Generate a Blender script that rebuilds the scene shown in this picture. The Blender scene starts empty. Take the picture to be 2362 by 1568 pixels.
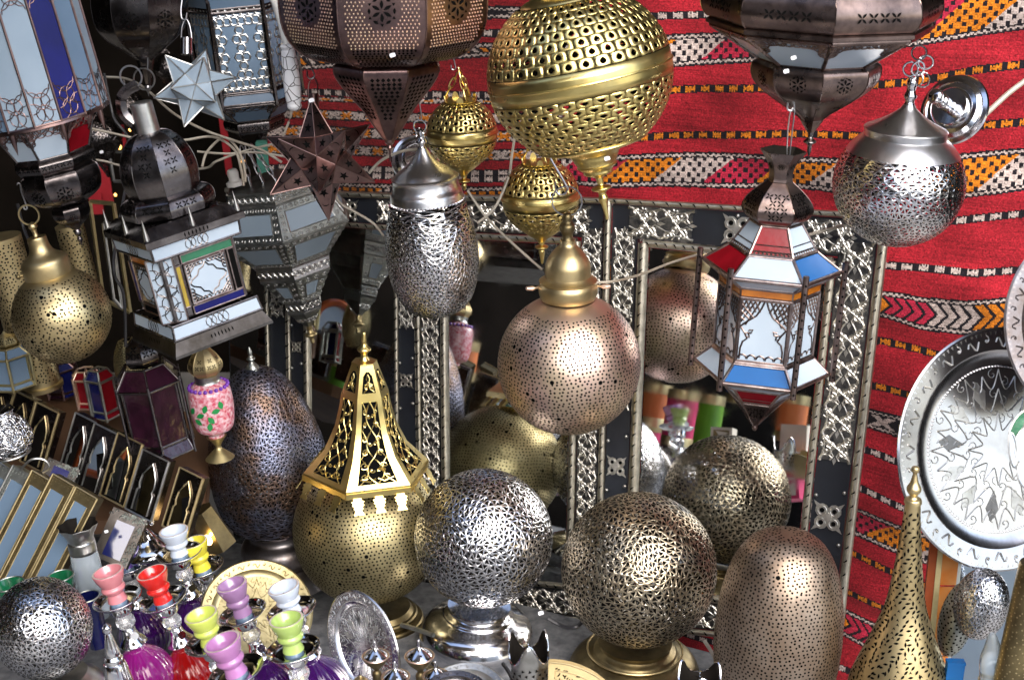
import bpy, math, random
import numpy as np
from mathutils import Vector, Matrix
PI = math.pi; R_ = math.radians
random.seed(7)
scene = bpy.context.scene
col = scene.collection
# ---------------------------------------------------------------- camera
F = 3495.0; CX, CY = 1180.5, 784.0; CAMZ = 1.75; PITCH = R_(20)
FW = Vector((0, math.cos(PITCH), -math.sin(PITCH))); UP = Vector((0, math.sin(PITCH), math.cos(PITCH))); RT = Vector((1, 0, 0))
CAM = Vector((0, 0, CAMZ))
cd = bpy.data.cameras.new('camera'); cam = bpy.data.objects.new('camera', cd); col.objects.link(cam)
cam.location = CAM; cam.rotation_euler = (PI/2-PITCH, 0, 0)
cd.sensor_width = 36; cd.lens = 36*F/2361.0; cd.clip_end = 400; cd.clip_start = 0.05
cd.dof.use_dof = True; cd.dof.focus_distance = 2.9; cd.dof.aperture_fstop = 7.0
scene.camera = cam
# ---------------------------------------------------------------- sky and sun
w = bpy.data.worlds.new('World'); scene.world = w; w.use_nodes = True
nt = w.node_tree; bg = nt.nodes['Background']; sky = nt.nodes.new('ShaderNodeTexSky')
SUN_EL, SUN_AZ = R_(40), R_(165)      # azimuth from +Y clockwise
sky.sky_type = 'NISHITA'; sky.sun_disc = False; sky.sun_elevation = SUN_EL; sky.sun_rotation = SUN_AZ
sky.air_density = 1.0; sky.dust_density = 2.5; sky.ozone_density = 1.0
nt.links.new(sky.outputs[0], bg.inputs[0]); bg.inputs[1].default_value = 0.15
sl = bpy.data.lights.new('sun', 'SUN'); sun = bpy.data.objects.new('sun', sl); col.objects.link(sun)
sl.energy = 1.5; sl.angle = R_(55); sl.color = (1, .96, .9)
sd = Vector((math.sin(SUN_AZ)*math.cos(SUN_EL), math.cos(SUN_AZ)*math.cos(SUN_EL), math.sin(SUN_EL)))
sun.rotation_euler = (-sd).to_track_quat('-Z', 'Y').to_euler(); sun.location = sd*20
scene.view_settings.view_transform = 'Standard'; scene.view_settings.look = 'None'
scene.view_settings.exposure = 1.42; scene.view_settings.gamma = 1
scene.cycles.max_bounces = 8; scene.cycles.glossy_bounces = 5; scene.cycles.transmission_bounces = 5

# ---------------------------------------------------------------- geometry of the place
def ray(x, y): return FW + RT*((x-CX)/F) + UP*((CY-y)/F)
def P(x, y, D): return CAM + ray(x, y)*D
def proj(p):
    q = p-CAM; D = q.dot(FW); return (CX+F*q.dot(RT)/D, CY-F*q.dot(UP)/D, D)
MN = Vector((-0.38113, -0.89952, 0.21357)).normalized(); MP0 = P(1330, 900, 3.3)     # plane the mirrors lean in
def onplane(x, y, p0, n):
    d = ray(x, y); return CAM + d*((p0-CAM).dot(n)/d.dot(n))
def M_(x, y, off=0): return onplane(x, y, MP0+MN*off, MN)
WN = Vector((-0.40, -0.9165, 0)).normalized(); WP0 = P(1980, 430, 3.17)             # wall the rug hangs on
TABLE = 0.10; GZ = -.25
# ---------------------------------------------------------------- materials
mats = {}
def nodes(name):
    m = bpy.data.materials.new(name); m.use_nodes = True; mats[name] = m
    t = m.node_tree; return m, t, t.nodes['Principled BSDF']
def metal(name, c, rough=.3, c2=None, ns=30, bump=.15, bs=60, thr=(.35, .7), rvar=.15, aniso=0, detail=6, coat=0):
    m, t, b = nodes(name)
    N = t.nodes; L = t.links
    b.inputs['Metallic'].default_value = 1
    tc = N.new('ShaderNodeTexCoord')
    n1 = N.new('ShaderNodeTexNoise'); n1.inputs['Scale'].default_value = ns; n1.inputs['Detail'].default_value = detail; n1.inputs['Roughness'].default_value = .65
    L.new(tc.outputs['Object'], n1.inputs['Vector'])
    rp = N.new('ShaderNodeValToRGB'); rp.color_ramp.elements[0].position = thr[0]; rp.color_ramp.elements[1].position = thr[1]
    c2 = c2 or tuple(x*.55 for x in c)
    rp.color_ramp.elements[0].color = (*c2, 1); rp.color_ramp.elements[1].color = (*c, 1)
    L.new(n1.outputs[0], rp.inputs[0]); L.new(rp.outputs[0], b.inputs['Base Color'])
    mr = N.new('ShaderNodeMapRange'); mr.inputs[3].default_value = min(1, rough+rvar); mr.inputs[4].default_value = max(.03, rough-rvar*.6)
    n3 = N.new('ShaderNodeTexNoise'); n3.inputs['Scale'].default_value = ns*2.3; n3.inputs['Detail'].default_value = 4
    L.new(tc.outputs['Object'], n3.inputs['Vector']); L.new(n3.outputs[0], mr.inputs[0]); L.new(mr.outputs[0], b.inputs['Roughness'])
    if bump:
        n2 = N.new('ShaderNodeTexNoise'); n2.inputs['Scale'].default_value = bs; n2.inputs['Detail'].default_value = 3
        L.new(tc.outputs['Object'], n2.inputs['Vector'])
        bp = N.new('ShaderNodeBump'); bp.inputs['Strength'].default_value = bump; bp.inputs['Distance'].default_value = .002
        L.new(n2.outputs[0], bp.inputs['Height']); L.new(bp.outputs[0], b.inputs['Normal'])
    return m
def dull(name, c, rough=.6, c2=None, ns=20, bump=.1, bs=120, spec=.5, coat=0, sheen=0, alpha=1, trans=0, emit=None, es=0, sss=0):
    m, t, b = nodes(name); N = t.nodes; L = t.links
    b.inputs['Roughness'].default_value = rough
    b.inputs['Specular IOR Level'].default_value = spec
    tc = N.new('ShaderNodeTexCoord')
    n1 = N.new('ShaderNodeTexNoise'); n1.inputs['Scale'].default_value = ns; n1.inputs['Detail'].default_value = 6
    L.new(tc.outputs['Object'], n1.inputs['Vector'])
    rp = N.new('ShaderNodeValToRGB'); rp.color_ramp.elements[0].position = .35; rp.color_ramp.elements[1].position = .68
    c2 = c2 or tuple(x*.8 for x in c)
    rp.color_ramp.elements[0].color = (*c2, 1); rp.color_ramp.elements[1].color = (*c, 1)
    L.new(n1.outputs[0], rp.inputs[0]); L.new(rp.outputs[0], b.inputs['Base Color'])
    if coat: b.inputs['Coat Weight'].default_value = coat; b.inputs['Coat Roughness'].default_value = .06
    if sheen: b.inputs['Sheen Weight'].default_value = sheen
    if trans: b.inputs['Transmission Weight'].default_value = trans
    if emit: b.inputs['Emission Color'].default_value = (*emit, 1); b.inputs['Emission Strength'].default_value = es
    if bump:
        n2 = N.new('ShaderNodeTexNoise'); n2.inputs['Scale'].default_value = bs; n2.inputs['Detail'].default_value = 3
        L.new(tc.outputs['Object'], n2.inputs['Vector'])
        bp = N.new('ShaderNodeBump'); bp.inputs['Strength'].default_value = bump; bp.inputs['Distance'].default_value = .002
        L.new(n2.outputs[0], bp.inputs['Height']); L.new(bp.outputs[0], b.inputs['Normal'])
    return m
metal('brass', (.88, .71, .30), .28, (.72, .56, .20), 14, .2, 25, rvar=.1)
metal('brass_satin', (.72, .60, .34), .40, (.50, .39, .20), 10, .12, 80, rvar=.1)
metal('brass_old', (.62, .54, .30), .42, (.40, .33, .17), 16, .2, 60)
metal('brass_dark', (.30, .24, .12), .4, (.14, .11, .06), 20, .2, 60)
metal('rose_brass', (.88, .62, .58), .42, (.74, .60, .42), 9, .12, 60, rvar=.08)
metal('silver', (.86, .86, .88), .13, (.66, .66, .70), 12, .2, 22, rvar=.06)
metal('silver_soft', (.90, .90, .91), .28, (.72, .72, .74), 14, .15, 40, rvar=.08)
metal('silver_work', (.93, .93, .95), .2, (.72, .72, .75), 25, 0)
metal('silver_dull', (.66, .66, .65), .32, (.38, .38, .36), 20, .15, 70)
metal('pewter_dark', (.22, .22, .22), .35, (.12, .12, .12), 40, .1, 90)
metal('iron_black', (.085, .078, .075), .35, (.04, .035, .03), 22, .12, 60)
metal('tray_silver', (.60, .60, .62), .2, (.42, .41, .42), 9, .25, 14, rvar=.08)
metal('chrome', (.85, .86, .88), .07, (.78, .79, .82), 10, .05, 30, rvar=.03)
metal('bronze', (.28, .205, .18), .27, (.10, .075, .07), 20, .15, 50)
metal('bronze_egg', (.56, .46, .37), .42, (.34, .25, .18), 11, .2, 70)
metal('bronze_work', (.62, .55, .42), .32, (.46, .38, .26), 14, 0)
metal('copper_dark', (.31, .20, .18), .27, (.10, .065, .065), 12, .2, 45)
metal('gunmetal', (.34, .34, .37), .36, (.17, .13, .11), 12, .1, 60)
metal('gunmetal_blue', (.22, .24, .34), .42, (.17, .115, .09), 12, .1, 60, thr=(.42, .6))
metal('iron', (.23, .21, .21), .22, (.07, .06, .06), 22, .12, 60)
metal('came', (.42, .35, .33), .3, (.2, .15, .14), 60, .1, 90)
metal('pewter', (.50, .52, .49), .36, (.30, .32, .30), 40, .1, 90)
metal('wire', (.6, .6, .62), .3, (.4, .4, .42), 40, 0)
metal('frame_bar', (.72, .69, .58), .36, (.46, .43, .35), 50, .15, 90)
metal('scroll', (.80, .78, .72), .34, (.55, .53, .48), 60, .1, 90)
m_, t_, b_ = nodes('mirror'); b_.inputs['Metallic'].default_value = 1; b_.inputs['Roughness'].default_value = .015; b_.inputs['Base Color'].default_value = (.80, .83, .84, 1)
def smudge(t, b, s, k):
    n = t.nodes.new('ShaderNodeTexNoise'); n.inputs['Scale'].default_value = s; n.inputs['Detail'].default_value = 8
    r = t.nodes.new('ShaderNodeMapRange'); r.inputs[1].default_value = .45; r.inputs[2].default_value = .75; r.inputs[3].default_value = .012; r.inputs[4].default_value = k
    tc = t.nodes.new('ShaderNodeTexCoord'); t.links.new(tc.outputs['Object'], n.inputs['Vector'])
    t.links.new(n.outputs[0], r.inputs[0]); t.links.new(r.outputs[0], b.inputs['Roughness'])
smudge(t_, b_, 14, .09)
dull('inside_shade', (.014, .012, .010), .8, bump=0, spec=.05)  # near-black colour stands for the unlit inside of pierced metal
dull('canvas', (.30, .25, .19), .9, (.2, .16, .12), 3)
dull('paving', (.42, .41, .39), .8, (.3, .3, .29), 3, .2, 12)
dull('hole', (.006, .006, .006), .9, bump=0, spec=0)
dull('frosted', (.29, .36, .43), .28, (.23, .30, .37), 6, .03, 200, coat=.3)
dull('frosted_cool', (.15, .22, .31), .25, (.11, .17, .25), 6, .03, 200, coat=.15)
dull('frosted_white', (.42, .50, .58), .3, (.35, .43, .52), 8, .05, 300, coat=.2)
dull('cobalt', (.006, .008, .13), .2, (.005, .006, .08), 10, .03, spec=.25)
dull('blue_glass', (.01, .10, .30), .25, (.008, .08, .25), 10, .05, 300, spec=.3)
dull('red_glass', (.24, .005, .012), .2, (.12, .003, .006), 14, .05, spec=.35)
dull('amber_glass', (.50, .17, .02), .2, (.34, .1, .01), 30, .05, coat=.4)
dull('yellow_glass', (.42, .32, .03), .2, (.30, .2, .02), 14, .05, coat=.4)
dull('green_glass', (.01, .16, .07), .15, (.005, .08, .03), 25, .2, 60, coat=.6)
dull('purple_glass', (.03, .007, .018), .15, (.012, .003, .008), 40, .4, 60, coat=.6)
dull('white_plastic', (.75, .74, .71), .4, (.6, .58, .54), 12, .05)
dull('cable_white', (.46, .42, .35), .5, (.30, .26, .21), 30, .05)
dull('cable_dark', (.03, .03, .035), .5, bump=0)
dull('sticker', (.85, .86, .9), .5, bump=0)
metal('frame_bed', (.20, .195, .18), .45, (.04, .04, .045), 60, 0)
dull('frame_black', (.018, .022, .03), .35, (.012, .014, .02), 12, .1, 60)
dull('stone', (.20, .205, .215), .8, (.085, .09, .10), 45, .6, 160)
dull('wood', (.16, .085, .045), .6, (.10, .05, .025), 9, .15, 40)
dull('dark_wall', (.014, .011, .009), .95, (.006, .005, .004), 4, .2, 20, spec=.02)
dull('plaster', (.70, .66, .60), .9, (.6, .56, .5), 3, .3, 20)
dull('orange_bone', (.60, .17, .015), .4, (.60, .26, .07), 35, .1, 60, spec=.3)
dull('orange_wood', (.38, .08, .012), .4, (.24, .045, .01), 20, .1, spec=.3)
dull('red_cloth', (.40, .01, .02), .8, bump=0)
dull('leather_orange', (.72, .22, .06), .5, (.6, .16, .04), 10)
dull('leather_pink', (.62, .03, .14), .5, (.5, .02, .11), 10)
dull('leather_green', (.14, .34, .01), .5, (.1, .26, .01), 10)
dull('leather_white', (.75, .70, .60), .6, (.65, .6, .5), 10)
dull('green_paint', (.05, .20, .15), .6, (.03, .13, .10), 10)
dull('bead_red', (.5, .02, .07), .3, (.75, .55, .6), 160, .3, 250, coat=.3)
dull('bead_violet', (.18, .03, .45), .3, bump=.2)
dull('leaf_green', (.01, .25, .06), .3, bump=.1, coat=.4)
dull('navy_glass', (.008, .012, .09), .1, bump=0, coat=.8)
def ceramic(n, c): dull(n, c, .22, tuple(x*.86 for x in c), 30, .04, 80, coat=.9)
ceramic('glaze_purple', (.16, .09, .40)); ceramic('glaze_pale', (.62, .70, .82)); ceramic('glaze_yellow', (.80, .70, .06))
ceramic('glaze_pink', (.66, .24, .27)); ceramic('glaze_red', (.66, .02, .015)); ceramic('glaze_lilac', (.36, .20, .40))
ceramic('glaze_lime', (.62, .72, .14)); ceramic('glaze_magenta', (.46, .20, .45)); ceramic('glaze_green', (.42, .58, .16))
dull('glaze_rim', (.62, .52, .46), .5, bump=.1)
m_, t_, b_ = nodes('chipped_paint')
vn = t_.nodes.new('ShaderNodeTexVoronoi'); vn.feature = 'DISTANCE_TO_EDGE'; vn.inputs['Scale'].default_value = 55
vt = t_.nodes.new('ShaderNodeTexCoord'); vr = t_.nodes.new('ShaderNodeValToRGB'); t_.links.new(vt.outputs['Object'], vn.inputs['Vector']); t_.links.new(vn.outputs[0], vr.inputs[0])
vr.color_ramp.elements[0].position = .015; vr.color_ramp.elements[1].position = .05; vr.color_ramp.elements[0].color = (.05, .04, .04, 1); vr.color_ramp.elements[1].color = (.78, .78, .80, 1)
t_.links.new(vr.outputs[0], b_.inputs['Base Color']); b_.inputs['Roughness'].default_value = .35
def clearglass(n, c, r=.04, tr=.9, ior=1.45):
    m, t, b = nodes(n); b.inputs['Base Color'].default_value = (*c, 1); b.inputs['Roughness'].default_value = r
    b.inputs['Transmission Weight'].default_value = tr; b.inputs['IOR'].default_value = ior
clearglass('crystal', (.95, .97, 1), .02, .85)
clearglass('smoke_glass', (.75, .85, .92), .08, .7)
clearglass('vase_purple', (.30, .01, .22), .08, .3); clearglass('vase_red', (.34, .005, .005), .08, .3); clearglass('vase_green', (.01, .22, .03), .08, .4)
clearglass('vase_violet', (.06, .008, .14), .08, .4)
m_, t_, b_ = nodes('lamp_glow'); b_.inputs['Emission Color'].default_value = (1, .62, .2, 1); b_.inputs['Emission Strength'].default_value = 6
m_, t_, b_ = nodes('lamp_spark'); b_.inputs['Emission Color'].default_value = (1, .45, .08, 1); b_.inputs['Emission Strength'].default_value = 2.0
def rugmat():
    m, t, b = nodes('rug'); N = t.nodes; L = t.links
    a = N.new('ShaderNodeAttribute'); a.attribute_name = 'weave'
    tc = N.new('ShaderNodeTexCoord')
    n = N.new('ShaderNodeTexNoise'); n.inputs['Scale'].default_value = 260; n.inputs['Detail'].default_value = 3
    n4 = N.new('ShaderNodeTexNoise'); n4.inputs['Scale'].default_value = 7; n4.inputs['Detail'].default_value = 5
    L.new(tc.outputs['Object'], n.inputs['Vector']); L.new(tc.outputs['Object'], n4.inputs['Vector'])
    r = N.new('ShaderNodeMapRange'); r.inputs[1].default_value = .3; r.inputs[2].default_value = .7; r.inputs[3].default_value = .7; r.inputs[4].default_value = 1.3
    r4 = N.new('ShaderNodeMapRange'); r4.inputs[1].default_value = .3; r4.inputs[2].default_value = .7; r4.inputs[3].default_value = .62; r4.inputs[4].default_value = 1.2
    mp_ = N.new('ShaderNodeMapping'); mp_.inputs['Scale'].default_value = (6, 6, 420); n5 = N.new('ShaderNodeTexNoise'); n5.inputs['Scale'].default_value = 1; n5.inputs['Detail'].default_value = 3; L.new(tc.outputs['Object'], mp_.inputs[0]); L.new(mp_.outputs[0], n5.inputs['Vector'])
    r5 = N.new('ShaderNodeMapRange'); r5.inputs[1].default_value = .3; r5.inputs[2].default_value = .7; r5.inputs[3].default_value = .72; r5.inputs[4].default_value = 1.25; L.new(n5.outputs[0], r5.inputs[0])
    L.new(n.outputs[0], r.inputs[0]); L.new(n4.outputs[0], r4.inputs[0])
    mu = N.new('ShaderNodeMath'); mu.operation = 'MULTIPLY'; L.new(r.outputs[0], mu.inputs[0]); L.new(r4.outputs[0], mu.inputs[1])
    v = N.new('ShaderNodeVectorMath'); v.operation = 'SCALE'; L.new(a.outputs['Color'], v.inputs[0]); mu2 = N.new('ShaderNodeMath'); mu2.operation = 'MULTIPLY'; L.new(mu.outputs[0], mu2.inputs[0]); L.new(r5.outputs[0], mu2.inputs[1]); L.new(mu2.outputs[0], v.inputs['Scale'])
    L.new(v.outputs[0], b.inputs['Base Color']); b.inputs['Roughness'].default_value = .9; b.inputs['Sheen Weight'].default_value = .12
    b.inputs['Specular IOR Level'].default_value = .15
    bp = N.new('ShaderNodeBump'); bp.inputs['Strength'].default_value = .8; bp.inputs['Distance'].default_value = .002
    L.new(n.outputs[0], bp.inputs['Height']); L.new(bp.outputs[0], b.inputs['Normal'])
rugmat()

# ---------------------------------------------------------------- mesh builder
class MB:
    def __init__(s): s.v = []; s.f = []; s.m = []
    def add(s, vs, fs, mi=0):
        o = len(s.v); s.v += [tuple(v) for v in vs]
        for f in fs: s.f.append(tuple(i+o for i in f)); s.m.append(mi)
    def lathe(s, prof, seg=40, mi=0, phase=0, c=(0, 0), lobes=0, lamp=0):
        vs = []
        for r, z in prof:
            for k in range(seg):
                a = phase+2*PI*k/seg; rr = r*(1+lamp*abs(math.cos(a*lobes/2))) if lobes else r
                vs.append((c[0]+rr*math.sin(a), c[1]-rr*math.cos(a), z))
        fs = []
        for i in range(len(prof)-1):
            for k in range(seg):
                k2 = (k+1) % seg; fs.append((i*seg+k, i*seg+k2, (i+1)*seg+k2, (i+1)*seg+k))
        if prof[0][0] > .01: fs.append(tuple(range(seg)))
        if prof[-1][0] > .01: fs.append(tuple((len(prof)-1)*seg+k for k in reversed(range(seg))))
        s.add(vs, fs, mi); return s
    def shell(s, prof, seg=40, mi=0, phase=0):           # open lathe, no caps
        n = len(s.f); s.lathe(prof, seg, mi, phase)
        while len(s.f) > n and len(s.f[-1]) > 4: s.f.pop(); s.m.pop()
        return s
    def tube(s, pts, r, mi=0, seg=7, closed=False, flat=1.0, ref=None):
        pts = [Vector(p) for p in pts]; n = len(pts); vs = []
        if n < 2: return s
        for i, p in enumerate(pts):
            a = pts[(i-1) % n] if (i > 0 or closed) else pts[i]; b = pts[(i+1) % n] if (i < n-1 or closed) else pts[i]
            t = (b-a).normalized() if (b-a).length > 1e-9 else Vector((0, 0, 1))
            u0 = Vector(ref) if ref is not None else (Vector((0, 0, 1)) if abs(t.z) < .9 else Vector((1, 0, 0)))
            x = t.cross(u0)
            if x.length < 1e-6: x = t.cross(Vector((0.3, 1, .2)))
            x.normalize(); y = x.cross(t).normalized()
            rr = r[i] if isinstance(r, (list, tuple)) else r
            for k in range(seg):
                an = 2*PI*k/seg; vs.append(p + x*(rr*math.cos(an)) + y*(rr*flat*math.sin(an)))
        fs = []
        for i in range(n if closed else n-1):
            j = (i+1) % n
            for k in range(seg):
                k2 = (k+1) % seg; fs.append((i*seg+k, i*seg+k2, j*seg+k2, j*seg+k))
        if not closed: fs += [tuple(range(seg)), tuple((n-1)*seg+k for k in reversed(range(seg)))]
        s.add(vs, fs, mi); return s
    def ring(s, c, r, th, n=(0, 1, 0), mi=0, seg=28, tseg=6):
        n = Vector(n).normalized(); u = n.cross(Vector((0, 0, 1)));
        if u.length < 1e-3: u = Vector((1, 0, 0))
        u.normalize(); v = n.cross(u); c = Vector(c)
        return s.tube([c+u*(r*math.cos(2*PI*k/seg))+v*(r*math.sin(2*PI*k/seg)) for k in range(seg)], th, mi, tseg, True, ref=n)
    def box(s, c, d, mi=0, rot=None):
        c = Vector(c); vs = []
        for x in (-.5, .5):
            for y in (-.5, .5):
                for z in (-.5, .5):
                    q = Vector((x*d[0], y*d[1], z*d[2]))
                    if rot: q = rot @ q
                    vs.append(c+q)
        s.add(vs, [(0, 1, 3, 2), (4, 6, 7, 5), (0, 4, 5, 1), (2, 3, 7, 6), (0, 2, 6, 4), (1, 5, 7, 3)], mi); return s
    def slab(s, poly, n, th, mi=0):                       # polygon extruded by th along n
        n = Vector(n); k = len(poly); a = [Vector(p) for p in poly]; b = [p+n*th for p in a]
        s.add(a+b, [tuple(reversed(range(k))), tuple(range(k, 2*k))]+[(i, (i+1) % k, k+(i+1) % k, k+i) for i in range(k)], mi); return s
    def ball(s, c, r, mi=0, seg=10, rings=6, sq=1):
        c = Vector(c); n0 = len(s.v)
        s.lathe([(max(.001, r*math.sin(PI*i/rings)), -r*sq*math.cos(PI*i/rings)) for i in range(rings+1)], seg, mi)
        for i in range(n0, len(s.v)): s.v[i] = (s.v[i][0]+c.x, s.v[i][1]+c.y, s.v[i][2]+c.z)
        return s
    def build(s, name, mt, parent=None, scale=1, sharp=35, solid=0, inner=None):
        me = bpy.data.meshes.new(name)
        v = np.array(s.v, dtype=float).reshape(-1, 3)*scale
        me.from_pydata(v.tolist(), [], s.f)
        if isinstance(mt, str): mt = [mt]
        for k in mt: me.materials.append(mats[k])
        me.polygons.foreach_set('material_index', s.m)
        if sharp: me.polygons.foreach_set('use_smooth', [True]*len(s.f)); me.set_sharp_from_angle(angle=R_(sharp))
        me.update()
        o = bpy.data.objects.new(name, me); col.objects.link(o)
        if parent: o.parent = parent
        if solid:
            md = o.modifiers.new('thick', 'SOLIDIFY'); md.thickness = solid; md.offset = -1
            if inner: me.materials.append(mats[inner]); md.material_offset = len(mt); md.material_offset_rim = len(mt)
        return o
def orient(roll=0, pitch=0, yaw=0, face=False):
    base = Matrix.Identity(3)
    if face: base = Matrix.Rotation(-PITCH, 3, 'X')        # local XZ plane parallel to the picture
    return (Matrix.Rotation(-R_(roll), 3, FW) @ Matrix.Rotation(R_(pitch), 3, 'X') @ base @ Matrix.Rotation(R_(yaw), 3, 'Z')).to_4x4()
LAST = None
class Thing:
    def __init__(s, name, label, cat, x, y, D, roll=0, pitch=0, yaw=0, group=None, face=False):
        s.s = D/F; s.x = x; s.y = y; s.D = D
        e = PITCH+math.atan((y-CY)/F); s.k = 1/math.cos(e)
        o = bpy.data.objects.new(name, None); col.objects.link(o); o.empty_display_size = .02
        s.mat = Matrix.Translation(P(x, y, D)) @ orient(roll, pitch, yaw, face); o.matrix_world = s.mat; s.inv = s.mat.inverted()
        o['label'] = label; o['category'] = cat
        if group: o['group'] = group
        s.o = o
        if face: s.k = 1
    def part(s, name, mb, mt, parent=None, sharp=35, solid=0, label=None, inner=None):
        o = mb.build(name, mt, parent or s.o, s.s, sharp, solid, inner or ('inside_shade' if solid else None))
        if label: o['label'] = label
        return o
    def z(s, y): return -(y-s.y)*s.k                        # picture height -> local height (px units)
    def pr(s, l): return [(r, s.z(y)) for r, y in l]
    def L(s, x, y, D=None):                                # picture point -> local px units
        return (s.inv @ P(x, y, D or s.D))/s.s
def single(o, label, cat, group=None, kind=None):
    o['label'] = label; o['category'] = cat
    if group: o['group'] = group
    return o
def smooth_curve(pts, n=6):
    pts = [Vector(p) for p in pts]; out = []
    for i in range(len(pts)-1):
        a = pts[max(0, i-1)]; b = pts[i]; c = pts[i+1]; d = pts[min(len(pts)-1, i+2)]
        for k in range(n):
            t = k/n; out.append(.5*((2*b)+(c-a)*t+(2*a-5*b+4*c-d)*t*t+(3*b-3*c+d-a)*t*t*t))
    out.append(pts[-1]); return out
def sprof(prof, n=5):
    return [(max(.02, p.x), p.y) for p in smooth_curve([(r, z, 0) for r, z in prof], n)]
def rev(prof):                                             # surface of revolution: (angle, t in 0..1) -> point
    pts = [Vector((r, z)) for r, z in prof]; L = [0]
    for i in range(1, len(pts)): L.append(L[-1]+(pts[i]-pts[i-1]).length)
    T = L[-1]
    def at(t):
        d = min(max(t, 0), 1)*T; i = 1
        while i < len(L)-1 and L[i] < d: i += 1
        q = (d-L[i-1])/max(1e-9, L[i]-L[i-1]); return pts[i-1].lerp(pts[i], q)
    def f(a, t):
        p = at(t); return Vector((p.x*math.sin(a), -p.x*math.cos(a), p.y))
    f.at = at; f.T = T; return f
def nrm(f, a, t):
    e = 1e-3; p = f(a, t); du = f(a+.01, t)-f(a-.01, t); dv = f(a, min(1, t+e))-f(a, max(0, t-e))
    n = dv.cross(du)
    if n.length < 1e-9: return Vector((0, 0, 1))
    n.normalize()
    if n.dot(Vector((p.x, p.y, 0))) < 0: n = -n
    return n
def decal(mb, f, a0, t0, poly, mi, off=.5):                # flat cut-out lying on surface f; poly in px around (a0,t0)
    p = f(a0, t0); n = nrm(f, a0, t0)
    x = Vector((math.cos(a0), math.sin(a0), 0)); x = (x-n*x.dot(n)).normalized(); y = n.cross(x)
    if y.z < 0: y = -y
    mb.add([p+x*u+y*v+n*off for u, v in poly], [tuple(range(len(poly)))], mi)
def circ(r, n=7, cx=0, cy=0): return [(cx+r*math.cos(2*PI*k/n), cy+r*math.sin(2*PI*k/n)) for k in range(n)]
def leaf(L, W, ang=0, cx=0, cy=0, n=4):
    pts = [(-L/2+L*k/n, W/2*math.sin(PI*k/n)) for k in range(n+1)]+[(L/2-L*k/n, -W/2*math.sin(PI*k/n)) for k in range(1, n)]
    c, s = math.cos(ang), math.sin(ang); return [(cx+u*c-v*s, cy+u*s+v*c) for u, v in pts]
def starp(r, ang=0, cx=0, cy=0, n=5, q=.42):
    return [(cx+(r if k % 2 == 0 else r*q)*math.cos(ang+PI*k/n), cy+(r if k % 2 == 0 else r*q)*math.sin(ang+PI*k/n)) for k in range(2*n)]
def dots(mb, f, sp, r, mi, t0=.03, t1=.97, big=70, arc=(0, 2*PI), seed=1, jit=.22, seg=6):
    rnd = random.Random(seed); rows = int(f.T*(t1-t0)/(sp*.88)); i = 0
    for k in range(rows+1):
        t = t0+(t1-t0)*k/rows; R = f.at(t).x; n = max(1, int(2*PI*R/sp)); ph = rnd.random()
        wob = rnd.random()*6
        for j in range(n):
            a = 2*PI*(j+ph)/n
            tt = t+sp*.55*math.sin(a*5+wob*0+k*.0)/f.T+rnd.gauss(0, jit*sp*.4)/f.T
            if not (t0 <= tt <= t1): continue
            i += 1; rr = r*(2.1 if rnd.random() < 1/big else rnd.uniform(.85, 1.1))
            if f.at(tt).x < rr*2: continue
            decal(mb, f, a+rnd.gauss(0, jit*.4)*sp/max(R, 5), tt, circ(rr, seg), mi)
_ico = {}
def ico(nf):
    """geodesic net: each of the 20 faces cut into nf*nf triangles"""
    if nf not in _ico:
        g = (1+5**.5)/2
        V = [Vector(v).normalized() for v in [(-1, g, 0), (1, g, 0), (-1, -g, 0), (1, -g, 0), (0, -1, g), (0, 1, g), (0, -1, -g), (0, 1, -g), (g, 0, -1), (g, 0, 1), (-g, 0, -1), (-g, 0, 1)]]
        Fc = [(0, 11, 5), (0, 5, 1), (0, 1, 7), (0, 7, 10), (0, 10, 11), (1, 5, 9), (5, 11, 4), (11, 10, 2), (10, 7, 6), (7, 1, 8), (3, 9, 4), (3, 4, 2), (3, 2, 6), (3, 6, 8), (3, 8, 9), (4, 9, 5), (2, 4, 11), (6, 2, 10), (8, 6, 7), (9, 8, 1)]
        key = {}; vs = []; fs = []
        def add(p):
            p = p.normalized(); k = (round(p.x, 4), round(p.y, 4), round(p.z, 4))
            if k not in key: key[k] = len(vs); vs.append(p)
            return key[k]
        for a, b, c in Fc:
            A, B, C = V[a], V[b], V[c]
            def q(i, j): return add(A+(B-A)*(i/nf)+(C-A)*(j/nf))
            for i in range(nf):
                for j in range(nf-i):
                    fs.append((q(i, j), q(i+1, j), q(i, j+1)))
                    if i+j < nf-1: fs.append((q(i+1, j), q(i+1, j+1), q(i, j+1)))
        _ico[nf] = (vs, fs)
    return _ico[nf]
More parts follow.
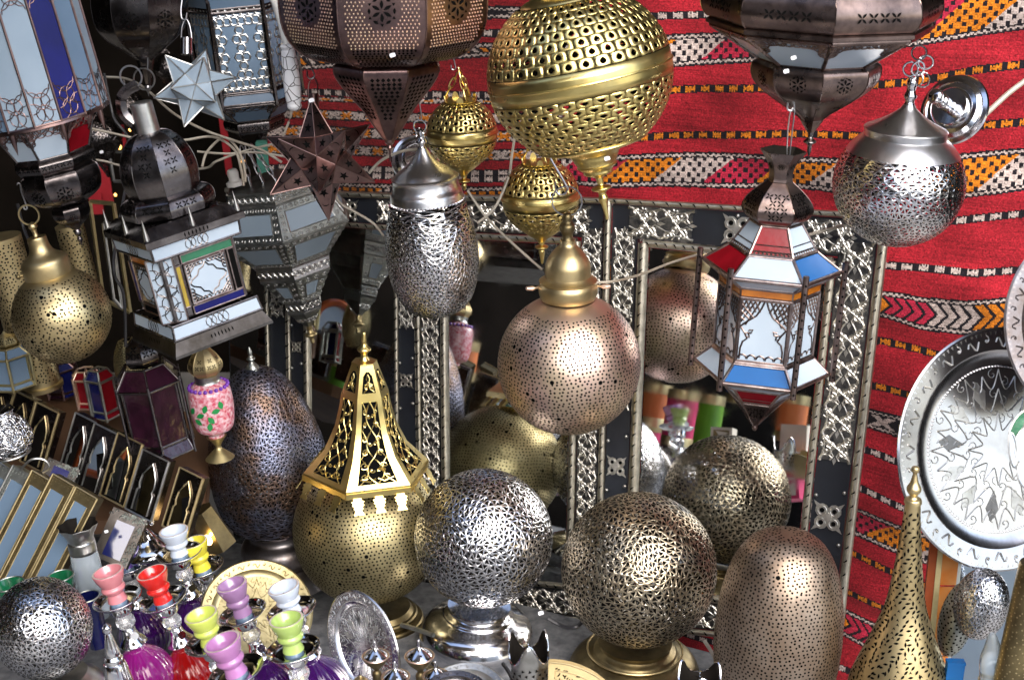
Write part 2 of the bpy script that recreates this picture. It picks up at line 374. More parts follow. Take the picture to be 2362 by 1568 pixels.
def openwork(f, sub=12, hole=.52, twist=.5, jit=.25, bump=1.2, seed=3, t0=0, t1=1, rot=None, swirl=0):
    """pierced strap-work skin: every triangle of a net keeps its straps and loses its middle"""
    rnd = random.Random(seed); V, T = ico(sub); mb = MB(); e = (V[T[0][0]]-V[T[0][1]]).length
    D = []
    wh = []
    for k in range(46):
        zz = 1-2*(k+.5)/46; an = k*2.39996+seed; q_ = math.sqrt(1-zz*zz); wh.append((Vector((q_*math.cos(an), q_*math.sin(an), zz)), (1 if k % 3 else -1)*rnd.uniform(.8, 1.3)))
    for v in V:
        if jit < .38:
            v = v.copy()
            for c_, am_ in wh:
                dd = (v-c_).length
                if dd < .36: v = Matrix.Rotation(am_*(1-dd/.36)**1.5, 3, c_) @ v
        d = v+Vector((rnd.gauss(0, 1), rnd.gauss(0, 1), rnd.gauss(0, 1)))*e*jit*.5; d.normalize()
        if rot: d = rot @ d
        D.append(d)
    def mp(d, off=0):
        th = math.acos(max(-1, min(1, d.z)))/PI; a = math.atan2(d.x, -d.y); t = t0+(t1-t0)*(1-th)
        p = f(a, t)
        if off: p = p+nrm(f, a, t)*off
        return p
    vs = [mp(d) for d in D]; base = list(vs)
    mb.v = [tuple(p) for p in vs]
    for tri in T:
        A = [D[i] for i in tri]; c = (A[0]+A[1]+A[2])/3; h = hole*rnd.uniform(.85, 1.1); idx = []
        tw = twist if math.sin(c.x*4+seed)*math.sin(c.z*5)+.5*math.sin(c.y*6) > -.2 else -twist
        for q in range(3):
            p = A[q].lerp(A[(q+1) % 3] if tw > 0 else A[(q+2) % 3], abs(tw)*.5); p = c+(p-c)*h
            idx.append(len(mb.v)); mb.v.append(tuple(mp(p.normalized(), rnd.uniform(-bump, bump*.4))))
        a, b, g = tri; x, y, z = idx
        mb.f += [(a, b, y, x), (b, g, z, y), (g, a, x, z)]; mb.m += [0, 0, 0]
    return mb
def fret(f, rows, cols, t0, t1, shape='drop', lift=1.6, flip=False):
    """scale-pattern fretwork: staggered cells, each a raised arch round a pointed opening"""
    mb = MB(); N = 12
    for i in range(rows):
        ta, tb = t0+(t1-t0)*i/rows, t0+(t1-t0)*(i+1)/rows
        for j in range(cols):
            a0 = 2*PI*(j+(.5 if i % 2 else 0))/cols; w = PI/cols
            tc = (ta+tb)/2; outer = []; mid = []; mid2 = []; hol = []
            for k in range(N):
                an = 2*PI*k/N+PI/4; c, s = math.cos(an), math.sin(an); mx = max(abs(c), abs(s))
                outer.append((a0+w*c/mx, tc+(tb-ta)/2*s/mx))
                if shape == 'drop': u, v = c*.38*(1-.5*max(0, s)), s*.56
                else:
                    v = s*.46; u = c*(.5 if s > 0 else .5*(1-.75*abs(s)))
                if flip: v = -v
                hol.append((a0+w*u, tc+(tb-ta)/2*v))
                mid.append((a0+w*(u*1.25), tc+(tb-ta)/2*(v*1.22)))
                mid2.append((a0+w*(c/mx*.3+u*1.0*1.05), tc+(tb-ta)/2*(s/mx*.3+v*1.05)))
            o = len(mb.v)
            for (a, t) in outer: mb.v.append(tuple(f(a, t)))
            for (a, t) in mid2: mb.v.append(tuple(f(a, t)))
            for (a, t) in mid: mb.v.append(tuple(f(a, t)+nrm(f, a, t)*lift))
            for (a, t) in hol: mb.v.append(tuple(f(a, t)))
            for k in range(N):
                k2 = (k+1) % N
                for L_ in range(3): mb.f.append((o+L_*N+k, o+L_*N+k2, o+(L_+1)*N+k2, o+(L_+1)*N+k)); mb.m.append(0)
    return mb
def scircle(cx, cy, r): return [(r*math.sin(PI*i/24), cy-r*math.cos(PI*i/24)) for i in range(25)]
def sph(r, z0=-1, z1=1, n=28, sq=1, c=0):                  # sphere profile from z0*r to z1*r
    a0, a1 = math.acos(-z0), math.acos(-z1)
    return [(max(.02, r*math.sin(a0+(a1-a0)*i/n)), c-r*sq*math.cos(a0+(a1-a0)*i/n)) for i in range(n+1)]
def corner(r, n, k, z, phase): a = phase+2*PI*k/n; return Vector((r*math.sin(a), -r*math.cos(a), z))
def lantern_tier(T, n, r0, z0, r1, z1, phase, glass, framem='came', bw=3, filig=None, name='glass_panel', panels=True, shape='arch', inset=.1):
    """one glazed tier of a lantern: bars along every edge (one mesh) and one pane per side"""
    bars = MB()
    for k in range(n):
        a, b = corner(r0, n, k, z0, phase), corner(r0, n, k+1, z0, phase); c, d = corner(r1, n, k+1, z1, phase), corner(r1, n, k, z1, phase)
        bars.tube([a, b], bw, 0, 6); bars.tube([d, c], bw, 0, 6); bars.tube([a, d], bw, 0, 6)
    fr = T.part('tier_frame', bars, framem, sharp=60)
    if not panels: return fr
    for k in range(n):
        am = phase+2*PI*(k+.5)/n
        if math.cos(am) < -.35: continue
        a, b = corner(r0, n, k, z0, phase), corner(r0, n, k+1, z0, phase); c, d = corner(r1, n, k+1, z1, phase), corner(r1, n, k, z1, phase)
        g = glass[k % len(glass)]
        mb = MB(); nn = (b-a).cross(d-a).normalized()
        if nn.dot(Vector((math.sin(am), -math.cos(am), 0))) < 0: nn = -nn
        mb.slab([a, b, c, d], -nn, 1.5)
        o = T.part(name, mb, g, fr, sharp=0)
        if filig:
            fm = MB(); filigree(fm, a, b, c, d, nn, shape, filig)
            T.part('filigree', fm, filig if isinstance(filig, str) else framem, fr, sharp=50)
    return fr
def filigree(mb, a, b, c, d, nn, shape, _):
    """openwork sheet over a pane, drawn with thin raised strips; a,b bottom, d,c top"""
    def q(u, v): return a.lerp(b, u).lerp(d.lerp(c, u), v)+nn*1.2
    H = ((d-a).length+(c-b).length)/2; W = ((b-a).length+(c-d).length)/2; th = max(.9, min(W, H)*.018)
    def line(pts): mb.tube([q(*p) for p in pts], th, 0, 4, ref=nn, flat=.6)
    def arc(cx, cy, r, a0, a1, n=7): line([(cx+r*math.cos(a0+(a1-a0)*i/n)/W, cy+r*math.sin(a0+(a1-a0)*i/n)/H) for i in range(n+1)])
    if shape == 'ends':          # lattice of arcs at both ends, clear in the middle
        e = W*.5
        for base, sg in ((0, 1), (1, -1)):
            for m in range(2):
                cy = base+sg*(.03+(m*.5)*W/H*.9)
                arc(.5, cy+sg*W*.25/H, W*.3, 0, 2*PI, 12)
                arc(0.08, cy+sg*W*.25/H, W*.42, -PI/2, PI/2); arc(.92, cy+sg*W*.25/H, W*.42, PI/2, 3*PI/2)
            yy = base+sg*W*1.0/H
            arc(.5, yy+sg*W*.42/H, W*.42, PI if sg > 0 else 0, 2*PI if sg > 0 else PI)
    elif shape == 'top':         # scalloped lattice along the top with a cusped opening
        nb = max(3, int(W/14))
        for r_ in range(2):
            for i in range(nb):
                u = (i+.5*(r_ % 2)+.25)/nb; arc(u, .98-r_*.12, W/nb*.7, PI, 2*PI, 5)
        pts = [(0.03, .45), (.06, .6), (.14, .66), (.2, .76), (.32, .8), (.42, .88), (.5, .93)]
        line(pts); line([(1-u, v) for u, v in pts])
        for i in range(6):
            u = .03+.05*i; line([(u, .97), (u+.05, .72+.03*i)]); line([(1-u, .97), (.95-u, .72+.03*i)])
            arc(.03, .9-.06*i, W*.11, -PI/2, PI/2, 4); arc(.97, .9-.06*i, W*.11, PI/2, 3*PI/2, 4)
    elif shape == 'band':        # row of crossed ovals
        nb = max(2, int(W/(H*.62)))
        for i in range(nb+1):
            arc(i/nb, .5, H*.42, 0, 2*PI, 9); arc((i+.5)/nb, .5, H*.42, 0, 2*PI, 9)
    elif shape == 'mid':         # crossed circles in the middle of a long pane
        for i in (-1, 0, 1): arc(.5+i*.07, .5, H*.42, 0, 2*PI, 9)
        arc(.5-.07-H*.42/W*1.0, .5, H*.45, -PI/2, PI/2, 5); arc(.5+.07+H*.42/W, .5, H*.45, PI/2, 3*PI/2, 5)
    elif shape == 'scallop':
        nb = 5
        for i in range(nb): arc((i+.5)/nb, .02, W/nb*.62, 0, PI, 6); arc(i/nb, .02, W/nb*.62, 0, PI, 6)
        line([(0, .36), (1, .36)])
    elif shape == 'cross':       # lozenge opening with cusps in a field of arcs
        pts = [(.5, .93), (.57, .82), (.68, .78), (.74, .66), (.9, .58), (.95, .5)]
        for sx in (1, -1):
            for sy in (1, -1):
                line([(.5+sx*(u-.5), .5+sy*(v-.5)) for u, v in pts])
                for i in range(4): line([(.5+sx*.47, .5+sy*(.2+.08*i)), (.5+sx*(.2+.08*i), .5+sy*.47)]); arc(.5+sx*.47, .5+sy*(.47-.09*i), W*.07, PI/2 if sx > 0 else -PI/2, 3*PI/2 if sx > 0 else PI/2, 5); arc(.5+sx*(.38-.09*i), .5+sy*.47, H*.07, PI if sy > 0 else 0, 2*PI if sy > 0 else PI, 5)
    elif shape == 'curtain':     # trellis swept back like a curtain, scrolls at the waist, scalloped sill
        for sx in (1, -1):
            X = lambda u: u if sx > 0 else 1-u
            cv = [(.48, .97), (.43, .86), (.34, .74), (.2, .66), (.1, .6), (.05, .56)]
            line([(X(u), v) for u, v in cv])
            for i in range(5):
                u0 = .04+.09*i; line([(X(u0), .97), (X(max(.04, u0-.26)), .97-.36*min(1, (u0)/.35)-.02)])
                line([(X(u0-.02), .97-.0), (X(min(.46, u0+.10)), .80-.0*i)]) if i < 4 else None
            for i in range(3): line([(X(.04), .9-.1*i), (X(.30-.09*i), .70-.02*i)])
            line([(X(.05), .56), (X(.14), .47), (X(.27), .47), (X(.3), .52), (X(.22), .51)])
            line([(X(.14), .47), (X(.2), .38), (X(.12), .33), (X(.08), .22), (X(.08), .06)])
            line([(X(.22), .47), (X(.24), .40), (X(.17), .42)])
        for i in range(5): arc(.14+.18*i, .07, W*.085, 0, PI, 5)
        line([(.03, .03), (.97, .03)]); line([(.03, .97), (.97, .97)]); line([(.03, .03), (.03, .97)]); line([(.97, .03), (.97, .97)])
    elif shape == 'net':
        m = 7; nv = int(m*H/W*.8)
        for j in range(nv+1):
            for i in range(m+1):
                u = (i+.5*(j % 2))/m
                if u <= 1 and not (.16 < v_in(u) and .2 < j/nv < .8): arc(u, j/nv, W/m*.62, 0, 2*PI, 6)
def v_in(u): return 1 if abs(u-.28) < .09 or abs(u-.72) < .09 else 0
def rosette(mb, f, a0, t0, s, mi, rows=2):
    """pierced flower lattice (leaf-shaped cut-outs)"""
    for k in range(6): decal(mb, f, a0, t0, leaf(s*.5, s*.2, PI/6+k*PI/3, s*.36*math.cos(PI/6+k*PI/3), s*.36*math.sin(PI/6+k*PI/3)), mi, .7)
    for k in range(6):
        an = k*PI/3; decal(mb, f, a0, t0, leaf(s*.34, s*.17, an+PI/2, s*.68*math.cos(an), s*.68*math.sin(an)), mi, .7)
        an += PI/6; decal(mb, f, a0, t0, starp(s*.11, an, s*.74*math.cos(an), s*.74*math.sin(an), 3, .5), mi, .7)
def facetf(prof, n, phase):
    g = rev(prof)
    def f(a, t):
        p = g.at(t); b = ((a-phase) % (2*PI/n))-PI/n; r = p.x*math.cos(PI/n)/math.cos(b)
        return Vector((r*math.sin(a), -r*math.cos(a), p.y))
    f.at = g.at; f.T = g.T; return f
def cable(name, label, pts, r=.003, mt='cable_white', cat='cable', group=None):
    mb = MB(); mb.tube(smooth_curve([P(*p) for p in pts], 6), r, 0, 6); o = mb.build(name, mt); return single(o, label, cat, group)
def chain(mb, a, b, link=10, th=1.3, mi=0):
    a = Vector(a); b = Vector(b); d = b-a; n = max(1, int(d.length/(link*1.45))); t = d.normalized(); u = t.cross(Vector((.2, 1, .1))).normalized(); v = t.cross(u)
    for i in range(n):
        c = a+d*((i+.5)/n); s = u if i % 2 else v; L = d.length/n*.68
        mb.tube([c+t*(L*math.cos(2*PI*k/12))+s*(link*.38*math.sin(2*PI*k/12)) for k in range(12)], th, mi, 5, True, ref=t.cross(s))
def shook(mb, top, bot, w=9, th=1.7, mi=0):
    top = Vector(top); bot = Vector(bot); h = top.z-bot.z; pts = []
    for k in range(9): a = PI*k/8; pts.append((top.x-w*.6+w*.6*(-math.cos(a)), top.z-w*.2+w*.9*math.sin(a)))
    pts2 = [(bot.x-w*.1+w*.7*math.cos(a), bot.z+w*.1-w*.8*math.sin(a)) for a in [PI*k/8 for k in range(9)]]
    P2 = [(x, z) for x, z in pts]+[(top.x*.7+bot.x*.3-w*.2, top.z-h*.3), (top.x*.3+bot.x*.7+w*.3, top.z-h*.7)]+pts2+[(bot.x-w*.8, bot.z+w*.9)]
    mb.tube(smooth_curve([(x, top.y, z) for x, z in P2], 3), th, mi, 6)
def sticker(x, y, D, label, w=11, h=9, roll=15):
    mb = MB(); mb.slab([Vector((w/2*abs(math.cos(t))**.5*(1 if math.cos(t) > 0 else -1), 0, h/2*abs(math.sin(t))**.5*(1 if math.sin(t) > 0 else -1))) for t in [2*PI*k/20+.01 for k in range(20)]], (0, 1, 0), 1); T_ = orient(roll, 0, 0, True)
    o = mb.build('price_sticker', 'sticker', None, D/F, 0); o.matrix_world = Matrix.Translation(P(x, y, D)) @ T_
    return single(o, label, 'sticker', 'white price stickers')
# ================================================================ setting
def struct(o): o['kind'] = 'structure'; return o
mb = MB(); mb.add([(-60, -60, GZ), (60, -60, GZ), (60, 60, GZ), (-60, 60, GZ)], [(0, 1, 2, 3)]); struct(mb.build('ground', 'paving', sharp=0))
mb = MB(); mb.slab([(-2.2, 1.7, TABLE), (.86, 1.7, TABLE), (.60, 2.58, TABLE), (-.1, 2.93, TABLE), (-2.2, 3.8, TABLE)], (0, 0, -1), TABLE-GZ+.02); struct(mb.build('display_step', 'stone', sharp=0))
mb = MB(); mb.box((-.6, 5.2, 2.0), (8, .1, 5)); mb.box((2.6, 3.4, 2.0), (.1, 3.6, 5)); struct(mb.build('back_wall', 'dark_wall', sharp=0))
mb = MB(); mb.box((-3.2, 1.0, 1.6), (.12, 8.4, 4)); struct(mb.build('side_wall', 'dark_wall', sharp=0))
mb = MB(); mb.box((-.3, 3.75, 2.75), (6.2, 2.9, .08)); mb.box((-.3, 2.32, 2.66), (6.2, .06, .22)); mb.box((-1.55, .75, 2.56), (3.3, 1.7, .03)); struct(mb.build('ceiling_with_shade_canopy', 'canvas', sharp=0))  # last box is an unseen canopy added to shade the left side
mb = MB(); mb.box((0, -4.6, 1.5), (14, .3, 3.0), 0); mb.box((1.8, -4.43, 1.0), (1.4, .06, 2.0), 1); mb.box((-2.6, -4.43, 1.1), (2.4, .06, 2.2), 1)
single(mb.build('opposite_building', ['plaster', 'dark_wall'], sharp=0), 'plastered building with dark shop openings across the lane', 'building')
# ---- the rugs on the wall
WR = Vector((WN.y, -WN.x, 0)).normalized(); WR = WR if WR.x > 0 else -WR
def wallpt(x, y): return onplane(x, y, WP0, WN)
def wc(x, y): p = wallpt(x, y)-WP0; return (p.dot(WR), p.z)        # picture point -> metres along the wall, height
C_RED = (.33, .014, .024); C_DK = (.012, .010, .014); C_OR = (.58, .18, .012); C_WH = (.46, .38, .35); C_PK = (.40, .02, .05)
def lin(pts):
    q = [wc(x, y) for x, y in pts]; q.sort(); return np.array([a for a, b in q]), np.array([b for a, b in q])
def curve_at(U, pts): a, b = lin(pts); return np.interp(U, a, b)
def weave(U, Z, bands, base):
    C = np.empty(U.shape+(3,)); C[:] = base; s = .0115
    for kind, top, bot, *r in bands:
        a = curve_at(U, top)
        if kind == 'dot':
            h = .0085; v = (Z-a)/h; ins = np.abs(v) < 1; cc = np.array(C_OR if bot == 'o' else C_WH)
            ph = (U/.033) % 1; m = ins; C[m] = C_DK
            x = (ph-.5)/.3; tuft = ins & (np.abs(x) < 1) & (np.abs(v) < .78)
            hole = (np.abs(np.abs(x)-.5) < .17) & (np.abs(v) > .42) | (np.abs(x) < .13) & (np.abs(v) > .6)
            C[tuft & ~hole] = cc
            lim = r[0] if r else None
            continue
        b = curve_at(U, bot); ins = (Z < a) & (Z > b); C[ins] = C_DK
        zz = .0013*np.sign(np.sin(U*2*np.pi/.012))
        for e in (a-.007, b+.007):
            C[ins & (np.abs(Z-e-zz) < .0022)] = C_WH
        inner = (Z < a-.013) & (Z > b+.013); v = (Z-b)/(a-b); H = np.mean(a-b)
        if kind == 'diag':
            off = r[0]; k = ((U*1.0-(Z-b)*1.25+off)/.115); which = np.floor(k).astype(int) % 3
            cc = np.array([C_PK, C_OR, C_WH])[which]
            cu = np.floor(U/s); cv = np.floor((Z-b)/s); fu = (U/s) % 1; fv = ((Z-b)/s) % 1
            on = ~(((cu+cv) % 2 == 1) & (np.abs(fu-.5) < .36) & (np.abs(fv-.5) < .40))
            # stitched clusters: small crosses round dark squares
            C[inner & on] = cc[inner & on]
        elif kind == 'chev':
            k = (U+np.abs(v-.5)*H*.95+r[0]); ar = (k/.0235) % 1; which = np.floor(k/.094).astype(int) % 3
            cc = np.array([C_OR, C_PK, C_WH])[which]; m = inner & (ar < .66); C[m] = cc[m]
        elif kind == 'cross':
            ph = ((U+r[0])/.075); fu = ph % 1-.5; which = np.floor(ph).astype(int) % 2; cc = np.array([C_OR, C_WH])[which]
            m = inner & ((np.abs(np.abs(fu)-np.abs(v-.5)) < .13) | (np.abs(fu) < .1) & (np.abs(v-.5) > .3) | ((np.abs(fu)+np.abs(v-.5)) < .12)); C[m] = cc[m]
        elif kind == 'row':
            ph = ((U+r[0])/.036); fu = ph % 1-.5; which = np.floor(ph).astype(int) % 2; cc = np.array([C_OR, C_WH])[which]
            m = (Z < a-.004) & (Z > b+.004) & (np.abs(fu) < .44) & ((np.abs(np.abs(fu)-np.abs(v-.5)) < .12) | (np.abs(v-.5) < .08)); C[m] = cc[m]
        elif kind == 'stripe':
            k = ((U-(Z-b)*-1.0)/.012); which = np.floor(k).astype(int) % 4; cc = np.array([C_WH, C_DK, C_OR, C_DK])[which]; C[inner] = cc[inner]
    return C
def make_rug(name, label, x0, x1, y0, y1, bands, base, off, cell=.0027, fold=1.0, seed=0, dim=1.0):
    u0, z1 = wc(x0, y0); u1, z0 = wc(x1, y1)
    u1 = max(u1, wc(x1, y0)[0]); u0 = min(u0, wc(x0, y1)[0])
    nu = int((u1-u0)/cell); nz = int((z1-z0)/cell)
    us = np.linspace(u0, u1, nu+1); zs = np.linspace(z0, z1, nz+1); U, Z = np.meshgrid(us, zs)
    d = off+.014*fold*np.sin(U*9+Z*3+seed)+.006*fold*np.sin(U*21-Z*5+1)+.004*np.sin(Z*26+U*6)+.0025*np.sin(Z*55+U*17+2)
    X = WP0.x+U*WR.x+d*WN.x; Y = WP0.y+U*WR.y+d*WN.y; ZZ = WP0.z+Z
    co = np.stack([X, Y, ZZ], -1).reshape(-1, 3); n = nu+1
    i, j = np.meshgrid(np.arange(nu), np.arange(nz)); q = (j*n+i).ravel()
    faces = np.stack([q, q+1, q+n+1, q+n], -1)
    me = bpy.data.meshes.new(name)
    me.vertices.add(len(co)); me.vertices.foreach_set('co', co.ravel())
    me.loops.add(faces.size); me.loops.foreach_set('vertex_index', faces.ravel().astype(np.int32))
    me.polygons.add(len(faces)); me.polygons.foreach_set('loop_start', np.arange(0, faces.size, 4, dtype=np.int32))
    try: me.polygons.foreach_set('loop_total', np.full(len(faces), 4, dtype=np.int32))
    except Exception: pass
    Uc = (U[:-1, :-1]+U[1:, 1:])/2; Zc = (Z[:-1, :-1]+Z[1:, 1:])/2
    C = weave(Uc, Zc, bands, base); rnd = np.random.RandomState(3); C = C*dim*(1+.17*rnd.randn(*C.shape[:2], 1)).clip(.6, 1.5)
    at = me.attributes.new('weave', 'FLOAT_COLOR', 'FACE')
    at.data.foreach_set('color', np.concatenate([C.reshape(-1, 3), np.ones((C.shape[0]*C.shape[1], 1))], 1).astype(np.float32).ravel())
    me.update(calc_edges=True); me.validate()
    me.polygons.foreach_set('use_smooth', np.ones(len(faces), bool)); me.materials.append(mats['rug'])
    o = bpy.data.objects.new(name, me); col.objects.link(o)
    md = o.modifiers.new('thick', 'SOLIDIFY'); md.thickness = .004; md.offset = -1
    return single(o, label, 'rug')
bR = [
 ('dot', [(1320, 42), (1600, 38), (1800, 30)], 'w'),
 ('diag', [(1300, 88), (1480, 84), (1600, 80), (1750, 76), (1950, 30), (2150, -15), (2400, -60)], [(1300, 168), (1480, 163), (1700, 150), (1950, 124), (2150, 101), (2400, 68)], .03),
 ('dot', [(1300, 216), (1500, 212), (1800, 203), (2000, 196), (2160, 180), (2250, 163), (2400, 148)], 'o'),
 ('dot', [(1300, 326), (1500, 318), (1800, 310), (2000, 310), (2290, 290), (2400, 282)], 'o'),
 ('diag', [(1300, 352), (1420, 355), (1700, 355), (1850, 362), (2100, 362), (2240, 354), (2400, 340)], [(1300, 420), (1420, 430), (1600, 436), (1850, 441), (2220, 458), (2400, 436)], .012),
 ('dot', [(1900, 520), (2200, 509), (2400, 489)], 'w'),
 ('dot', [(1900, 600), (2040, 607), (2150, 617), (2250, 629), (2400, 622)], 'w'),
 ('chev', [(1900, 655), (2045, 667), (2130, 681), (2230, 687), (2330, 683), (2400, 680)], [(1900, 720), (2035, 730), (2120, 757), (2250, 769), (2400, 760)], 0),
 ('dot', [(1900, 780), (2035, 787), (2120, 804), (2170, 815), (2400, 830)], 'o'),
 ('dot', [(1900, 880), (2020, 890), (2100, 906), (2400, 930)], 'o'),
 ('cross', [(1900, 938), (2010, 944), (2060, 952), (2400, 990)], [(1900, 975), (2000, 993), (2060, 1006), (2400, 1050)], .02),
 ('dot', [(1900, 1030), (2000, 1041), (2085, 1067), (2400, 1130)], 'w'),
 ('dot', [(1900, 1115), (1990, 1130), (2110, 1176), (2400, 1270)], 'w'),
 ('diag', [(1900, 1160), (1985, 1178), (2150, 1229), (2400, 1300)], [(1880, 1215), (1975, 1243), (2140, 1303), (2400, 1400)], .06),
 ('dot', [(1880, 1260), (1970, 1283), (2130, 1348), (2400, 1440)], 'o'),
 ('dot', [(1880, 1350), (1960, 1370), (2060, 1412), (2400, 1520)], 'o'),
 ('chev', [(1870, 1385), (1950, 1410), (2030, 1448), (2400, 1600)], [(1850, 1440), (1945, 1472), (2030, 1520), (2400, 1700)], .03),
 ('dot', [(1850, 1515), (1940, 1540), (2100, 1610), (2400, 1720)], 'w')]
make_rug('rug', 'bright red woven rug with orange and white checkered bands, hung at right', 1305, 2352, -60, 1700, bR, C_RED, .0, fold=1, seed=1)
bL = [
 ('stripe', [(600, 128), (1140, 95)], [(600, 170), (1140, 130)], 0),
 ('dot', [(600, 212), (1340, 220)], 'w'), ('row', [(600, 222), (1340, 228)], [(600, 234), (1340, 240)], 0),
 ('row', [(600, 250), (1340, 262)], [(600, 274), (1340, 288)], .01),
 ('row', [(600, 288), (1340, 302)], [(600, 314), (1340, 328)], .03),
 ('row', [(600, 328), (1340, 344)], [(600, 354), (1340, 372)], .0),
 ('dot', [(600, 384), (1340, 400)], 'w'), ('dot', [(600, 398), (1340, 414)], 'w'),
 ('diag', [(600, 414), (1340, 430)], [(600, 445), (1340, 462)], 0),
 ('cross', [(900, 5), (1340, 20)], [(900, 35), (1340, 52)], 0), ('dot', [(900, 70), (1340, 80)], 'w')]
make_rug('rug', 'darker crimson rug with painted-in shade and small crossed motif rows hung left of the big brass globe', 655, 1312, -60, 900, bL, (.25, .012, .018), .012, fold=.7, seed=4, dim=.68)  # dim puts the shade over this rug into its weave colours
# ---- strap-metal framed mirrors, leaning back together
def quadpts(q, off): return [M_(x, y, off) for x, y in q]
def rail(mb, a, b, wd, mi=0, r=None):
    mb.tube([a, b], (wd/2), mi, 12, flat=1.0, ref=MN)
def scrollwork(mb, a, b, width, mi=0, h=.001, bed=2):
    """chased vine scrolls laid along a strip from a to b, mirrored about its middle"""
    a = Vector(a); b = Vector(b); t = (b-a); L = t.length; t.normalize(); s = t.cross(MN).normalized(); n = max(1, round(L/(width*.8))); st = L/n
    def p(u, v): return a+t*u+s*(v*width)+MN*h
    mb.slab([p(0, -.5), p(L, -.5), p(L, .5), p(0, .5)], MN, .0006, bed)
    def rib(pts, th=.055): mb.tube([p(u, v) for u, v in pts], width*th, mi, 4, ref=MN, flat=.8)
    def spiral(cu, cv, r, turns, ph, sg, n=11): rib([(cu+st*r*(1-i/n*.85)*math.cos(ph+turns*2*PI*i/n*sg), cv+r*.9*(1-i/n*.85)*math.sin(ph+turns*2*PI*i/n*sg)) for i in range(n+1)], .05)
    for k in range(n):
        o = (k+.5)*st
        for sg in (1, -1):
            spiral(o+st*.2, sg*.27, .2, 1.25, PI, sg); spiral(o-st*.28, sg*.34, .15, 1.1, 0, -sg); spiral(o-st*.05, sg*.12, .11, 1, PI/2*sg, sg, 8)
            rib([(o-st*.55+st*1.1*i/9, sg*.44*math.cos(PI*i/9)) for i in range(10)], .05)
            rib([(o-st*.5+st*i/8, sg*(.44-.1*math.sin(PI*i/8))) for i in range(9)], .035)
            rib([(o-st*.5+st*i/6, sg*(.04+.2*abs(math.sin(PI*i/6+.5)))) for i in range(7)], .035)
            rib([(o+st*.42, sg*.06), (o+st*.3, sg*.2), (o+st*.38, sg*.36)], .035); rib([(o-st*.12, sg*.45), (o-st*.02, sg*.33), (o-st*.1, sg*.24)], .035)
        mb.slab([p(o+st*.38, 0), p(o+st*.5, .06), p(o+st*.66, 0), p(o+st*.5, -.06)], MN, .002, mi)
def studs(mb, a, b, width, step, mi=0, r=.0042):
    a = Vector(a); b = Vector(b); t = b-a; L = t.length; t.normalize(); s = t.cross(MN).normalized(); n = max(1, int(L/step))
    for k in range(n):
        for sg in (-.38, .38): mb.ball(a+t*((k+.5+(.12 if sg > 0 else 0))*L/n)+s*(sg*width)+MN*.004, r, mi, 8, 5)
def flower(mb, c, w, t, mi=0, hi=1):
    t = Vector(t).normalized(); s = t.cross(MN).normalized(); c = Vector(c)+MN*.003
    for sx, sy in ((1, 1), (1, -1), (-1, 1), (-1, -1)):
        q = c+t*(sx*w*.17)+s*(sy*w*.17)
        mb.slab([q+t*(w*.19*math.cos(PI*k/5))+s*(w*.19*math.sin(PI*k/5)) for k in range(10)], MN, .0015, mi)
        mb.slab([q+MN*.002+t*(w*.07*math.cos(PI*k/4))+s*(w*.07*math.sin(PI*k/4)) for k in range(8)], MN, .0008, hi)
        mb.tube([q+MN*.0025+t*(w*.12*math.cos(PI*k/6))+s*(w*.12*math.sin(PI*k/6)) for k in range(12)], w*.018, mi, 4, True, ref=MN)
        e = c+t*(sx*w*.42)+s*(sy*w*.42); d = (t*sx+s*sy).normalized(); o = (t*sx-s*sy).normalized()
        mb.slab([c+(e-c)*.45+o*w*.1, e, c+(e-c)*.45-o*w*.1], MN, .0018, mi)
    mb.slab([c+t*(w*.12*math.cos(PI*k/4))+s*(w*.12*math.sin(PI*k/4)) for k in range(8)], MN, .004, mi)
